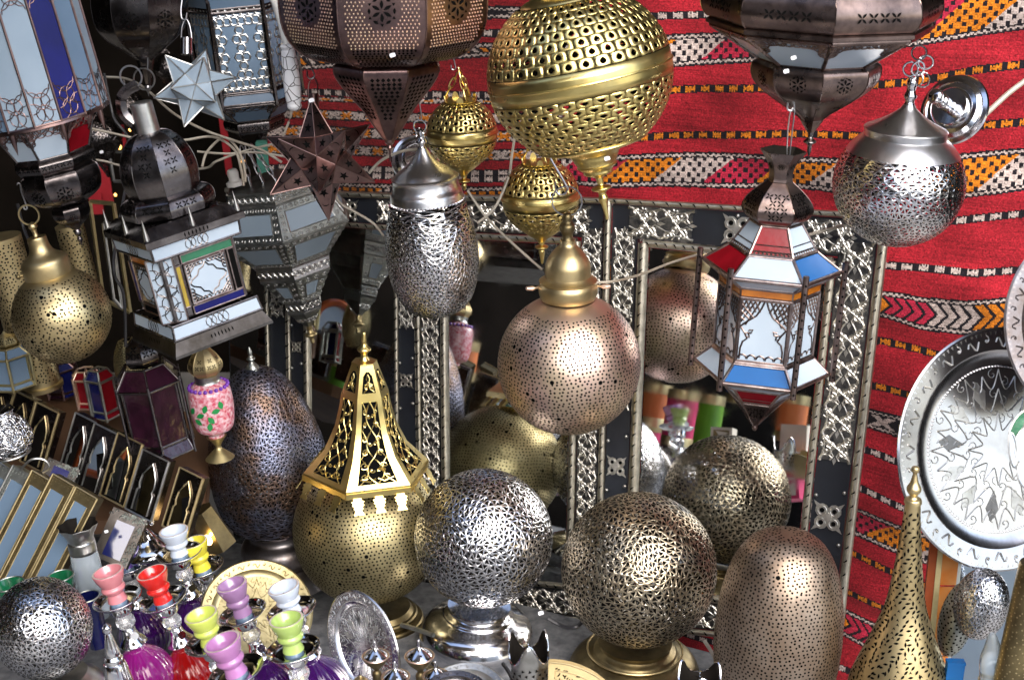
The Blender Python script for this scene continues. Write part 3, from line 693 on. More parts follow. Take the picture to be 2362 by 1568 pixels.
def mirror(label, q0, q1, q2, q3, sides, plan):
    t = bpy.data.objects.new('wall_mirror', None); col.objects.link(t); t.location = (M_(*q0[2])+M_(*q0[3]))/2
    t['label'] = label; t['category'] = 'mirror'; t['group'] = 'silver and black framed mirrors leaning side by side'
    inv = t.location.copy()
    def bld(mb, name, mt, sharp=35, par=None):
        mb.v = [(x-inv.x, y-inv.y, z-inv.z) for x, y, z in mb.v]; o = mb.build(name, mt, par or t, 1, sharp); return o
    g = MB(); g.slab(quadpts(q3, 0), -MN, .004); bld(g, 'mirror_glass', 'mirror', 0)
    base = MB(); A = quadpts(q1, -.003); B = quadpts(q2, -.003)
    bars = MB(); C0 = quadpts(q0, .002); C1 = quadpts(q1, .002); C2 = quadpts(q2, .002); C3 = quadpts(q3, .002)
    for i in range(4):
        j = (i+1) % 4; base.slab([A[i], A[j], B[j], B[i]], -MN, .02-.0007*i)
    for i in sides:
        j = (i+1) % 4
        o0, o1 = (C0[i]+C1[i])/2, (C0[j]+C1[j])/2; w0 = ((C0[i]+C0[j])/2-(C1[i]+C1[j])/2).length*.86
        bars.tube([o0, o1], w0/2, 0, 12, ref=MN)
        a_ = o0; dd = (o1-o0); n = int(dd.length/.028); dn = dd.normalized(); sn = dn.cross(MN).normalized()
        for k in range(n):       # small oblique nicks in the bar
            c = o0+dd*((k+.5)/n)+MN*(w0/2+.0002)+sn*w0*.05; bars.slab([c-dn*.004-sn*.0035, c+dn*.001-sn*.0035, c+dn*.005+sn*.0035, c+dn*.0035+sn*.0035], MN, .0006, 1)
        i0, i1 = (C2[i]+C3[i])/2, (C2[j]+C3[j])/2; w1 = ((C2[i]+C2[j])/2-(C3[i]+C3[j])/2).length*.86
        bars.tube([i0, i1], w1/2, 0, 12, ref=MN)
        dd = (i1-i0); dn = dd.normalized(); sn = dn.cross(MN).normalized()
        for k in range(n):
            c = i0+dd*((k+.5)/n)+MN*(w1/2+.0002); bars.slab([c-dn*.004-sn*.0035, c+dn*.001-sn*.0035, c+dn*.005+sn*.0035, c+dn*.0035+sn*.0035], MN, .0006, 1)
    bld(bars, 'frame_bar', ['frame_bar', 'hole'])
    for i in sides:
        if i not in plan: continue
        j = (i+1) % 4; s0 = (quadpts(q1, 0)[i]+quadpts(q2, 0)[i])/2; s1 = (quadpts(q1, 0)[j]+quadpts(q2, 0)[j])/2
        wd = ((quadpts(q1, 0)[i]+quadpts(q1, 0)[j])/2-(quadpts(q2, 0)[i]+quadpts(q2, 0)[j])/2).length
        L = s1-s0
        for kind, a, b in plan[i]:
            pa, pb = s0+L*a, s0+L*b
            if kind == 's': scrollwork(base, pa, pb, wd*.94, 1, bed=2); studs(base, pa, pb, wd, .065, 3)
            elif kind == 'f':
                n = max(1, int((b-a)*L.length/.2)); studs(base, pa, pb, wd, .1, 3)
                
                for k in range(n): fl = MB(); flower(fl, pa+(pb-pa)*((k+.5)/n), wd*1.02, L); bld(fl, 'flower_mount', ['scroll', 'hole'], 40)
    bld(base, 'frame', ['frame_black', 'scroll', 'frame_bed', 'silver_dull'], 50)
mirror('widest framed mirror at right, beside the red rug and behind the coloured glass lantern',
  [(1393, 455), (2057, 492), (1942, 1500), (1370, 1440)], [(1413, 471), (2029, 508), (1916, 1482), (1386, 1425)],
  [(1470, 550), (1931, 592), (1846, 1415), (1437, 1365)], [(1498, 572), (1907, 612), (1826, 1395), (1466, 1345)], (0, 1, 2, 3),
  {0: [('s', .02, .30), ('f', .33, .66), ('s', .68, .98)], 1: [('s', .01, .56), ('f', .57, .84), ('s', .85, .99)], 3: [('s', .02, .22), ('f', .24, .50), ('s', .52, .98)], 2: [('s', .02, .98)]})
mirror('middle framed mirror, behind the silver ovoid lantern and the rose ball',
  [(954, 447), (1393, 455), (1370, 1440), (966, 1400)], [(968, 462), (1392, 471), (1371, 1425), (975, 1385)],
  [(1012, 533), (1341, 548), (1322, 1360), (1020, 1330)], [(1033, 551), (1320, 565), (1303, 1345), (1038, 1315)], (0, 1, 2, 3),
  {0: [('s', .02, .98)], 1: [('s', .02, .98)], 3: [('s', .02, .98)], 2: [('s', .02, .98)]})
mirror('left framed mirror, behind the grey embossed lantern and the dark egg lamp',
  [(656, 438), (953, 446), (965, 1400), (668, 1390)], [(668, 452), (952, 461), (964, 1385), (677, 1375)],
  [(697, 506), (918, 520), (922, 1325), (704, 1320)], [(715, 519), (907, 533), (911, 1310), (719, 1305)], (0, 1, 2, 3),
  {0: [('s', .02, .25), ('f', .28, .72), ('s', .75, .98)], 1: [('s', .04, .30), ('f', .32, .80), ('s', .82, .98)], 3: [('s', .02, .25), ('f', .3, .75), ('s', .78, .98)]})
mirror('narrow framed mirror farthest left, half hidden by the domed and the grey lanterns',
  [(520, 432), (655, 438), (668, 1390), (540, 1385)], [(521, 446), (654, 452), (667, 1375), (541, 1370)],
  [(522, 506), (616, 512), (634, 1320), (543, 1315)], [(523, 519), (606, 525), (622, 1305), (544, 1300)], (0, 1, 2),
  {0: [('s', .02, .98)], 1: [('s', .05, .28), ('f', .38, .9)]})
# ================================================================ globes and lamps
def cutdots(T, name, prof, mt, sp, r, seed=1, big=70, t0=.04, t1=.96, jit=.22, phase=0, seg=56, parent=None):
    mb = MB(); mb.lathe(prof, seg); f = rev(prof); dots(mb, f, sp, r, 1, t0, t1, big=big, seed=seed, jit=jit, seg=7)
    return T.part(name, mb, [mt, 'hole'], parent)
# --- big brass fretwork globe
T = Thing('hanging_globe', 'largest polished brass fretwork globe hanging tilted at top centre before the red rug', 'lantern', 1337, 172, 2.5, roll=12, pitch=-4)
R = 215
prof = sph(R, -.80, -.14, 20, .93); f = rev(prof); T.part('lower_shell', fret(f, 8, 34, .02, .98, 'fan', .8, False), 'brass', solid=.0012, sharp=50)
prof = sph(R, .14, .86, 20, .93); f = rev(prof); T.part('upper_shell', fret(f, 7, 34, .02, .97, 'drop', .8), 'brass', solid=.0012, sharp=50)
mb = MB(); mb.shell([(R*math.sqrt(1-.14**2)+.5, -.13*R-2), (R*.998, -14), (R, -3), (R+2, -2), (R+2.8, 0), (R+2, 2), (R, 3), (R*.998, 14), (R*math.sqrt(1-.14**2)+.5, .13*R+2)], 72); T.part('equator_band', mb, 'brass', solid=.001)
mb = MB(); z = -.80*R*.93
mb.lathe(sprof([(.60*R, z+2), (.58*R, z-6), (66, z-22), (52, z-40), (46, z-52), (48, z-56), (36, z-66), (34, z-74), (20, z-80), (12, z-84)]), 48); T.part('bottom_cup', mb, 'brass')
mb = MB(); mb.lathe(sprof([(11, z-80), (8, z-96), (9, z-104), (22, z-108), (23, z-113), (11, z-119), (9, z-128), (12, z-135), (8, z-150), (5, z-172), (4, z-186), (.5, z-189)], 4), 24); T.part('finial', mb, 'brass')
mb = MB(); z = .86*R*.93; mb.lathe(sprof([(.5*R, z-2), (.44*R, z+8), (40, z+30), (20, z+50), (8, z+60)]), 40)
for k in range(3): a = 2*PI*k/3+.5; chain(mb, (60*math.sin(a), -60*math.cos(a), z+8), (0, 0, z+200), 22, 3)
T.part('top_cup', mb, 'brass')
def smallglobe(label, x, y, D, R, roll, chains, mt, fy):
    T = Thing('hanging_globe', label, 'lantern', x, y, D, roll=roll, group='small brass fretwork globes')
    prof = sph(R, -.86, -.2, 18, .98); f = rev(prof); T.part('lower_shell', fret(f, 6, 20, .03, .97, 'fan', .5), mt, solid=.001, sharp=50)
    prof = sph(R, .18, .9, 18, .98); f = rev(prof); T.part('upper_shell', fret(f, 5, 20, .03, .97, 'drop', .5), mt, solid=.001, sharp=50)
    mb = MB(); mb.shell([(R*.97, -.21*R), (R*.995, -8), (R+.5, -2), (R+2.5, -1), (R+2.5, 1), (R+.5, 2), (R*.995, 8), (R*.97, .19*R)], 48); T.part('equator_band', mb, mt, solid=.001)
    mb = MB(); z = -.86*R*.98
    mb.lathe(sprof([(R*.52, z+1), (R*.46, z-5), (R*.3, z-16), (R*.16, z-24), (R*.1, z-30), (R*.09, z-34)]), 32); T.part('bottom_cup', mb, mt)
    mb = MB(); mb.lathe(sprof([(R*.08, z-28), (R*.07, z-38), (R*.17, z-42), (R*.16, z-46), (R*.07, z-50), (R*.08, z-56), (R*.03, z-60-fy), (.3, z-62-fy)], 4), 16); T.part('finial', mb, mt)
    z = .9*R*.98; mb = MB(); mb.lathe([(R*.44, z-1), (R*.46, z+3), (R*.40, z+4), (.3, z+5)], 32)
    for k in range(9):
        a = 2*PI*k/9; c = Vector((R*.43*math.sin(a), -R*.43*math.cos(a), z+2)); s = Vector((math.cos(a), math.sin(a), 0)); n = Vector((math.sin(a), -math.cos(a), 0))
        mb.slab([c+s*(8*math.cos(PI*q/8))+Vector((0, 0, 15*math.sin(PI*q/8)))+n*(2*math.sin(PI*q/8)) for q in range(9)], n, 1)
    T.part('crown', mb, mt, sharp=30)
    mb = MB()
    for k in range(3): a = 2*PI*k/3+.4; chain(mb, (R*.42*math.sin(a), -R*.42*math.cos(a), z+12), (0, 0, z+12+chains), 13, 1.6)
    T.part('hanging_chain', mb, mt); return T
T = smallglobe('small brass fretwork globe on three chains left of the big globe', 1065, 307, 2.95, 82, 2, 62, 'brass', 6)
mb = MB(); shook(mb, (-16, 0, T.z(100)), (-12, 0, T.z(160)), 7, 1.5); T.part('hook', mb, 'wire')
smallglobe('small brass fretwork globe under the big globe, behind the ring of the rose ball', 1246, 455, 3.02, 90, 2, 60, 'brass', 22)
# --- rose-brass ball
T = Thing('hanging_ball', 'rose and gold perforated ball pendant with stepped neck at the centre', 'lantern', 1312, 838, 2.90, roll=1.5, group='perforated ball pendants')
cutdots(T, 'globe', sph(165, -1, .93, 40), 'rose_brass', 10.2, 2.5, 5, big=90, t1=.92, jit=.3)
mb = MB(); mb.lathe(sprof(T.pr([(62, 690), (66, 680), (67, 664), (63, 654), (66, 650), (58, 646)]), 3)+sprof(T.pr([(52, 640), (52, 626), (50, 612), (40, 594), (28, 581), (19, 572), (17, 562)]), 4), 44); T.part('neck', mb, 'brass_satin')
mb = MB(); mb.lathe(sprof(T.pr([(16, 566), (12, 552), (17, 540), (17, 530), (11, 522), (11, 512), (8, 505), (.5, 503)]), 4), 24); T.part('stem', mb, 'brass_dark')
for s in (-1, 1):
    mb = MB(); mb.tube([(s*64, 0, T.z(664)), (s*74, -5, T.z(664)), (s*80, -6, T.z(664)), (s*90, -7, T.z(664))], [3, 3, 6, 5], 0, 10); mb.ball((s*92, -7, T.z(664)), 5); T.part('neck_screw', mb, 'rose_brass')
mb = MB(); mb.ring((0, 0, T.z(478)), 33*T.k*.95, 1.9, (.15, 1, 0)); T.part('hanging_ring', mb, 'wire')
mb = MB(); shook(mb, (-45, 0, T.z(350)), (-10, 0, T.z(452)), 19, 2.4); T.part('hook', mb, 'wire')
# --- brass ball at left
T = Thing('hanging_ball', 'golden perforated brass ball pendant with shouldered neck at far left', 'lantern', 143, 727, 2.75, roll=12.5, group='perforated ball pendants')
cutdots(T, 'globe', sph(112, -1, .93, 36), 'brass_satin', 9.6, 2.3, 9, big=45, t1=.91, jit=.45)
mb = MB(); mb.lathe(sprof(T.pr([(52, 636), (54, 624), (54, 608), (50, 596), (30, 582), (23, 566), (22, 550), (21, 546)]), 4), 40); T.part('neck', mb, 'brass_satin')
mb = MB(); mb.lathe(sprof(T.pr([(16, 548), (7, 544), (6, 530), (10, 524), (8, 516), (.5, 512)]), 4), 20); mb.ring((0, 0, T.z(496)), 23, 2.3, (.1, 1, 0)); T.part('hanging_ring', mb, 'brass_satin')
mb = MB(); mb.tube([(-52, -8, T.z(620)), (-64, -12, T.z(620))], 3.5, 0, 8); mb.ball((-64, -12, T.z(620)), 6); T.part('neck_screw', mb, 'brass_dark')
mb = MB(); shook(mb, (2, 0, T.z(428)), (-2, 0, T.z(480)), 5, 1.7); T.part('hook', mb, 'wire')
# --- silver ovoid
T = Thing('hanging_ovoid', 'silver strapwork egg-shaped lantern hanging before the middle mirror', 'lantern', 997, 590, 2.95, roll=4.5)
pr = sprof(T.pr([(3, 731), (45, 722), (76, 700), (98, 655), (107, 600), (105, 550), (95, 500), (84, 462)]), 6)
T.part('shell', openwork(rev(pr), 12, .95, .5, .2, .6, 11), 'silver_work', sharp=20, solid=.0008)
mb = MB(); mb.lathe(sprof(T.pr([(85, 464), (82, 446), (79, 440)]), 3)+sprof(T.pr([(77, 436), (74, 418), (77, 412)]), 3)+sprof(T.pr([(72, 410), (60, 398), (34, 380), (18, 362), (10, 348)]), 4), 48); T.part('collar', mb, 'silver_soft')
mb = MB()
for k in range(60): a = 2*PI*k/60; mb.ball((86*math.sin(a), -86*math.cos(a), T.z(463)), 2.6, 0, 6, 4)
T.part('beaded_edge', mb, 'silver')
mb = MB(); mb.lathe(sprof(T.pr([(11, 350), (8, 342), (13, 334), (8, 324), (8, 312), (11, 308), (.5, 306)]), 4), 20); T.part('stem', mb, 'silver')
mb = MB(); mb.ring((-2, 0, T.z(318)), 15, 2, (.8, .6, 0)); mb.ring((0, 0, T.z(300)), 14, 2, (.1, 1, 0)); T.part('hanging_ring', mb, 'silver')
mb = MB(); shook(mb, (6, 0, T.z(232)), (2, 0, T.z(284)), 5, 1.6); T.part('hook', mb, 'wire')
# ceiling rose hanging behind it
def canopy(label, x, y, D, R, axis_x, axis_z, stem):
    T = Thing('ceiling_rose', label, 'ceiling rose', x, y, D, roll=0, face=True, group='polished round ceiling plates')
    q = Vector((0, -1, 0)).rotation_difference(Vector((axis_x, -1, axis_z)).normalized()).to_matrix()
    def tr(mb): mb.v = [tuple(q @ Vector((a, -c, b))) for a, b, c in mb.v]; return mb
    mb = MB(); mb.lathe([(R*.98, -4), (R, 0), (R*.97, 5), (R*.86, 7), (R*.84, 12), (R*.74, 17), (R*.70, 14), (R*.60, 15), (R*.56, 24), (R*.5, 28), (.2, 29)], 48)
    for k in range(5): a = 2*PI*k/5; mb.lathe([(2.4, 12.5), (2.2, 13.2)], 8, 1, c=(R*.78*math.sin(a), R*.78*math.cos(a)))
    T.part('plate', tr(mb), ['silver', 'hole'])
    if stem: mb = MB(); mb.lathe(sprof([(17, 26), (14, 40), (17, 52), (16, 70), (11, 76), (11, 88), (17, 94), (16, 108), (.5, 113)], 4), 24); T.part('stem', tr(mb), 'silver')
    return T
canopy('round polished plate hanging on edge behind the silver ovoid lantern', 962, 370, 3.02, 60, .1, .1, False)
canopy('round polished plate with stubby stem beside the right silver ball', 2200, 254, 2.85, 84, -.85, .25, True)
# --- right silver ball
T = Thing('hanging_ball', 'round silver strapwork ball lantern hanging before the red rug at upper right', 'lantern', 2072, 426, 2.72, roll=-2.5)
pr = sph(150, -1, .80, 40, .96)
T.part('shell', openwork(rev(pr), 11, .84, .5, .2, .8, 21, t1=.97), 'silver_work', sharp=20, solid=.0008)
mb = MB(); mb.lathe(sph(150.5, .52, .78, 8, .96), 56); mb.lathe(sprof(T.pr([(92, 340), (94, 334), (93, 306), (95, 301), (92, 298)]), 3)+sprof(T.pr([(90, 297), (62, 284), (38, 270), (20, 256), (13, 246)]), 4), 48); T.part('collar', mb, 'silver_soft')
mb = MB(); mb.lathe(sprof(T.pr([(14, 250), (10, 238), (15, 228), (10, 214), (12, 200), (9, 190), (.5, 184)]), 4), 20); T.part('stem', mb, 'silver')
mb = MB()
for x, y, n in ((8, 188, (.7, .7, 0)), (-8, 168, (.2, 1, .1)), (8, 166, (-.3, 1, .1)), (22, 190, (.4, 1, 0)), (6, 132, (.3, 1, 0)), (24, 152, (.1, 1, .2))): mb.ring((x, -3, T.z(y)), 16, 2.3, n)
T.part('hanging_ring', mb, 'silver')
mb = MB(); mb.tube(smooth_curve([(4, 0, T.z(120)), (-2, 0, T.z(100)), (16, 0, T.z(65)), (36, 0, T.z(40)), (34, 0, T.z(15))], 4), 1.8, 0, 6); T.part('hook', mb, 'wire')
# --- ball lamps standing on the floor
def base_round(T, y0, y1, R, rn, mt, bead=False, name='base'):
    h0, h1 = T.z(y0), T.z(y1); H = h0-h1
    mb = MB(); mb.lathe(sprof([(rn*.9, h0+12), (rn*.86, h0), (rn, h0-H*.06), (rn*1.06, h0-H*.1), (R*.86, h0-H*.22), (R*.97, h0-H*.42), (R*.96, h0-H*.62), (R*.9, h0-H*.75), (R*1.0, h0-H*.8), (R*1.03, h0-H*.92), (R*1.05, h1), (R*.9, h1-.5)], 4), 64)
    o = T.part(name, mb, mt)
    if bead:
        mb = MB(); n = int(2*PI*R*1.05/7)
        for k in range(n): a = 2*PI*k/n; mb.ball((R*1.05*math.sin(a), -R*1.05*math.cos(a), h1+2), 3, 0, 6, 4)
        T.part('beaded_edge', mb, mt, o)
rot = Matrix.Rotation(R_(24), 3, 'X')
T = Thing('ball_lamp', 'polished silver strapwork ball lamp on a mirror-bright silver foot', 'lamp', 1115, 1240, 3.0, roll=-4, group='strapwork ball lamps')
T.part('globe', openwork(rev(sph(160, -1, 1, 48)), 12, .96, .5, .16, .8, 31, rot=rot), 'silver_work', sharp=20, solid=.0008)
base_round(T, 1407, 1538, 140, 82, 'silver', True)
T = Thing('ball_lamp', 'aged bronze strapwork ball lamp on a dull brass foot, right of the silver one', 'lamp', 1473, 1313, 2.93, roll=-1, group='strapwork ball lamps')
T.part('globe', openwork(rev(sph(179, -1, 1, 48)), 13, 1.04, .5, .14, .5, 37, rot=rot), 'bronze_work', sharp=20, solid=.0008)
base_round(T, 1490, 1610, 158, 96, 'brass_dark', False)
mb = MB(); mb.ring((0, 0, T.z(1497)), 112, 2.5, (0, 0, 1)); T.part('base_rim', mb, 'brass_satin')
# golden perforated ball with stepped foot
T = Thing('ball_lamp', 'golden perforated brass ball lamp on stepped brass foot under the pagoda hood', 'lamp', 848, 1221, 3.13, roll=2)
cutdots(T, 'globe', sph(172, -1, .97, 44), 'brass_old', 9.4, 2.3, 13, big=85, t1=.97, jit=.25, seg=64)
mb = MB(); z = T.z
pr = [(70, z(1402)), (78, z(1412))]
for k in range(5): r = 84+13*k; y = 1412+13*k; pr += [(r, z(y)), (r+3, z(y+3)), (r+3, z(y+11)), (r, z(y+13))]
mb.lathe(pr, 64, c=(16, 0)); T.part('base', mb, 'brass_dark')
# pagoda hood resting on it
T = Thing('pagoda_hood', 'hexagonal cut brass pagoda hood with crenellated hem resting on the golden ball', 'lamp hood', 843, 1000, 2.97, roll=-1, yaw=0)
ph = R_(-12)-0; n = 6; prs = [(29, 838), (55, 903), (60, 930), (72, 975), (97, 1025), (147, 1074), (148, 1078)]
pr = [(r, T.z(y)) for r, y in prs]; mb = MB(); mb.shell(pr, n, 0, ph); mb.lathe([(30, T.z(838)), (29, T.z(835)), (.3, T.z(831))], n, 0, ph)
f = facetf(pr, n, ph)
def sidept(k, u, t, off=.6):
    am = ph+2*PI*(k+.5)/n; a = am+math.atan(2*u*math.tan(PI/n)); return f(a, t)+nrm(f, am, t)*off
tops = MB()
for k in range(n):
    am = ph+2*PI*(k+.5)/n
    if math.cos(am) < -.3: continue
    for (t0, t1, ua, ub) in ((.05, .215, .27, .31), (.285, .945, .31, .33)):
        vs = []; m = 10
        for i in range(m+1):
            t = t0+(t1-t0)*i/m; uu = ua+(ub-ua)*i/m
            if t0 < .1: uu *= min(1, .35+i/3.0)
            vs += [sidept(k, -uu, t), sidept(k, uu, t)]
        mb.add(vs, [(2*i, 2*i+1, 2*i+3, 2*i+2) for i in range(m)], 1)
        def cv(pts, th=1.5): tops.tube([sidept(k, u, t0+(t1-t0)*v, 1.2) for u, v in pts], th, 0, 5)
        def spir(cu, cv_, r, sg, ph_=0, asp=.45, turns=1.3, th=1.5): cv([(cu+r*(1-q/13)*math.cos(ph_+sg*turns*2*PI*q/12), cv_+asp*r*(1-q/13)*math.sin(ph_+sg*turns*2*PI*q/12)) for q in range(13)], th)
        if t0 < .1:
            for sg in (1, -1):
                spir(sg*.13, .72, .10, sg, 0, 1.6); cv([(0, .1), (sg*.09, .3), (sg*.03, .5), (sg*.2, .62)]); cv([(sg*.02, .55), (sg*.07, .8), (sg*.24, .95)])
        else:
            for sg in (1, -1):
                cv([(sg*.17*abs(math.sin(PI*v*3.0)), v) for v in [q/24 for q in range(25)]], 1.7)
                cv([(sg*(.30-.16*abs(math.sin(PI*v*3.0))), v) for v in [q/24 for q in range(25)]], 1.4)
                for cvv, r in ((.12, .08), (.27, .075), (.44, .10), (.60, .09), (.77, .12), (.91, .09)): spir(sg*.2, cvv, r, sg, PI*.5*sg)
                for cvv in (.17, .5, .83): spir(sg*.07, cvv, .055, -sg, 0, .5, 1, 1.8)
                cv([(sg*.02, .93), (sg*.12, .97), (sg*.3, .93)], 2)
hd = T.part('hood', mb, ['brass', 'hole'], sharp=25); T.part('scroll_work', tops, 'brass', hd)
mb = MB()
for k in range(n):
    a, b = corner(149, n, k, T.z(1078), ph), corner(149, n, k+1, T.z(1078), ph)
    mb.slab([a, b, b-Vector((0, 0, 14)), a-Vector((0, 0, 14))], (b-a).cross(Vector((0, 0, 1))).normalized(), 1.5)
    nn = (b-a).cross(Vector((0, 0, 1))).normalized()
    for i in range(3):
        c = a.lerp(b, (i+.5)/3+0)-Vector((0, 0, 12))+nn*1.5; s = (b-a).normalized(); zz = (Vector((0, 0, -1))+nn*.62)
        poly = [(-9, 0), (-9, 4), (-15, 6), (-11, 10), (-14, 13), (-9, 16), (-11, 20), (-7, 22), (-12, 32), (12, 32), (7, 22), (11, 20), (9, 16), (14, 13), (11, 10), (15, 6), (9, 4), (9, 0)]
        mb.slab([c+s*u+zz*v for u, v in poly], nn, 1.5)
T.part('hem', mb, 'brass', sharp=20)
mb = MB(); mb.lathe(sprof(T.pr([(14, 836), (8, 826), (8, 818), (15, 812), (15, 808), (8, 802), (5, 796), (6, 790), (4, 774), (.4, 772)]), 4), 20); T.part('finial', mb, 'brass')
# dark egg lamp
T = Thing('egg_lamp', 'tall dark blue-brown strapwork egg lamp on a dark round foot', 'lamp', 616, 1050, 3.2, roll=6, group='egg lamps')
pr = sprof(T.pr([(90, 1212), (118, 1185), (134, 1140), (138, 1085), (130, 1020), (108, 950), (78, 895), (44, 862), (12, 850)]), 6)
T.part('shell', openwork(rev(pr), 14, .88, .55, .16, .15, 41), 'gunmetal_blue', sharp=20, solid=.0008)
mb = MB(); mb.lathe(sprof(T.pr([(92, 1206), (84, 1214), (70, 1222), (72, 1236), (90, 1246), (98, 1262), (96, 1282), (80, 1300), (90, 1318), (100, 1345), (102, 1350)]), 4), 48); T.part('base', mb, 'gunmetal')
mb = MB(); mb.lathe(sprof(T.pr([(18, 856), (12, 846), (5, 838), (10, 832), (5, 826), (5, 818), (2, 808), (.3, 806)]), 4), 16); T.part('finial', mb, 'pewter')
# bronze perforated egg
T = Thing('egg_lamp', 'bronze egg-shaped lamp pierced with small round holes at lower right', 'lamp', 1800, 1400, 2.62, roll=-1.5, group='egg lamps')
pr = sprof([(r, T.z(y)) for r, y in [(112, 1660), (135, 1580), (146, 1500), (146, 1440), (138, 1370), (118, 1305), (88, 1262), (48, 1240), (4, 1236)]], 6)
cutdots(T, 'shell', pr, 'bronze_egg', 10.4, 2.6, 17, big=900, t0=.02, t1=.985, jit=.3, seg=60)
# tall cone of cut brass
T = Thing('cone_lamp', 'tall cone-shaped cut brass lamp with turned finial at lower right', 'lamp', 2086, 1420, 2.55, roll=1.5)
pr = sprof([(r, T.z(y)) for r, y in [(132, 1640), (116, 1568), (92, 1510), (66, 1450), (46, 1395), (34, 1330), (25, 1260), (19, 1200), (17, 1166)]], 6)
f = rev(pr); mb = MB(); mb.lathe(pr, 48); rnd = random.Random(5)
for k in range(50):
    t = .03+.94*k/50; R = f.at(t).x; n = max(5, int(2*PI*R/16))
    for j in range(n):
        a = 2*PI*(j+.5*(k % 2))/n; m = (j+k) % 4
        poly = leaf(13, 5.6, [0.2, PI/2, 2.3, .9][m]) if m != 2 else [(-4, -3), (0, 4), (4, -3), (0, -1)]
        decal(mb, f, a+rnd.gauss(0, .06), t, poly, 1, .6)
T.part('shell', mb, ['brass_satin', 'hole'])
mb = MB(); mb.lathe(sprof(T.pr([(20, 1170), (18, 1162), (12, 1160), (9, 1154), (15, 1146), (16, 1138), (10, 1128), (7, 1118), (5, 1108), (9, 1102), (8, 1095), (.4, 1092)]), 4), 22); T.part('finial', mb, 'brass_satin')
# silver openwork ball bottom left
T = Thing('ball_lamp', 'silver strapwork ball lamp in the lower left corner beside the water pipes', 'lamp', 98, 1448, 2.5, roll=10, group='strapwork ball lamps')
T.part('globe', openwork(rev(sph(112, -1, 1, 40, 1.08)), 10, .95, .5, .2, .35, 51), 'silver_work', sharp=20, solid=.0008)
mb = MB(); mb.lathe([(70, T.z(1560)), (95, T.z(1580)), (110, T.z(1610))], 40); T.part('base', mb, 'silver_dull')
# ================================================================ sheet-metal and glass lanterns
def facet_part(T, name, prof, n, phase, mt, pierce=None, smoothn=5, top=False, sharp=28, parent=None, ridge=None):
    pr = sprof(prof, smoothn) if smoothn else prof
    mb = MB(); mb.lathe(pr, n, 0, phase); f = facetf(pr, n, phase)
    if pierce:
        for k in range(n):
            am = phase+2*PI*(k+.5)/n
            if math.cos(am) < -.35: continue
            pierce(mb, f, am, k)
    if ridge:
        for k in range(n):
            mb.tube([corner(r*1.0, n, k, z, phase) for r, z in pr[::2]], ridge, 0, 5)
    return T.part(name, mb, [mt, 'hole'], parent, sharp)
def rows_leaf(ts, s, m=3, wd=.6):
    def g(mb, f, am, k):
        for q, t in enumerate(ts):
            R = f.at(t).x; mm = m if q % 2 == 0 else m-1
            for i in range(mm):
                u = (i-(mm-1)/2)*s*1.25/max(R, 8)
                for j in range(4): decal(mb, f, am+u, t, leaf(s*.62, s*.24, PI/4+j*PI/2, s*.34*math.cos(PI/4+j*PI/2), s*.34*math.sin(PI/4+j*PI/2)), 1, .7)
    return g
def ros(t, s):
    return lambda mb, f, am, k: rosette(mb, f, am, t, s, 1)
# --- (1) large drum lantern, top left
T = Thing('glass_lantern', 'large copper-edged drum lantern with long pale and blue glass panels, top left corner', 'lantern', 98, 275, 2.62, roll=12)
ph = R_(-4)-PI/16; n = 16; z = T.z
lantern_tier(T, n, 154, z(268), 154, z(-60), ph, ['frosted', 'frosted', 'cobalt', 'frosted_cool'], 'copper_dark', 3.2, 'copper_dark', shape='ends')
mb = MB()
for k in range(n): mb.tube([corner(156, n, k, z(270), ph), corner(156, n, k, z(-60), ph)], 2.2, 0, 6)
mb.shell([(156, z(268)), (157, z(275)), (112, z(280))], n, 0, ph); T.part('edge_strip', mb, 'copper_dark')
for k in range(0, n, 2):
    c = corner(146, n, k, z(276), ph)
    if c.y > 60: continue
    mb = MB(); mb.lathe([(7, z(270)), (7, z(285)), (5, z(300)), (.3, z(322))], 12, c=(c.x, c.y)); T.part('spike', mb, 'copper_dark')
lantern_tier(T, 8, 88, z(352), 122, z(280), R_(-8), ['frosted_white', 'red_glass', 'frosted_cool', 'cobalt', 'frosted_white', 'frosted_white', 'frosted_white', 'frosted_white'], 'iron', 3, 'copper_dark', shape='top')
facet_part(T, 'neck_ring', T.pr([(90, 352), (97, 360), (99, 368), (95, 380), (88, 388)]), 8, R_(-8), 'iron', rows_leaf([.5], 12, 5))
facet_part(T, 'lower_bulb', T.pr([(86, 388), (95, 396), (97, 420), (88, 448), (62, 466), (38, 474)]), 8, R_(-8), 'iron', ros(.45, 24), ridge=1)
facet_part(T, 'tail_bulb', T.pr([(34, 474), (46, 482), (46, 500), (34, 516), (16, 530), (6, 540)]), 8, R_(-8), 'iron', ros(.4, 13))
mb = MB(); mb.lathe(sprof(T.pr([(7, 538), (9, 548), (4, 556), (7, 562), (3, 572), (.3, 580)]), 3), 12); T.part('finial', mb, 'iron')
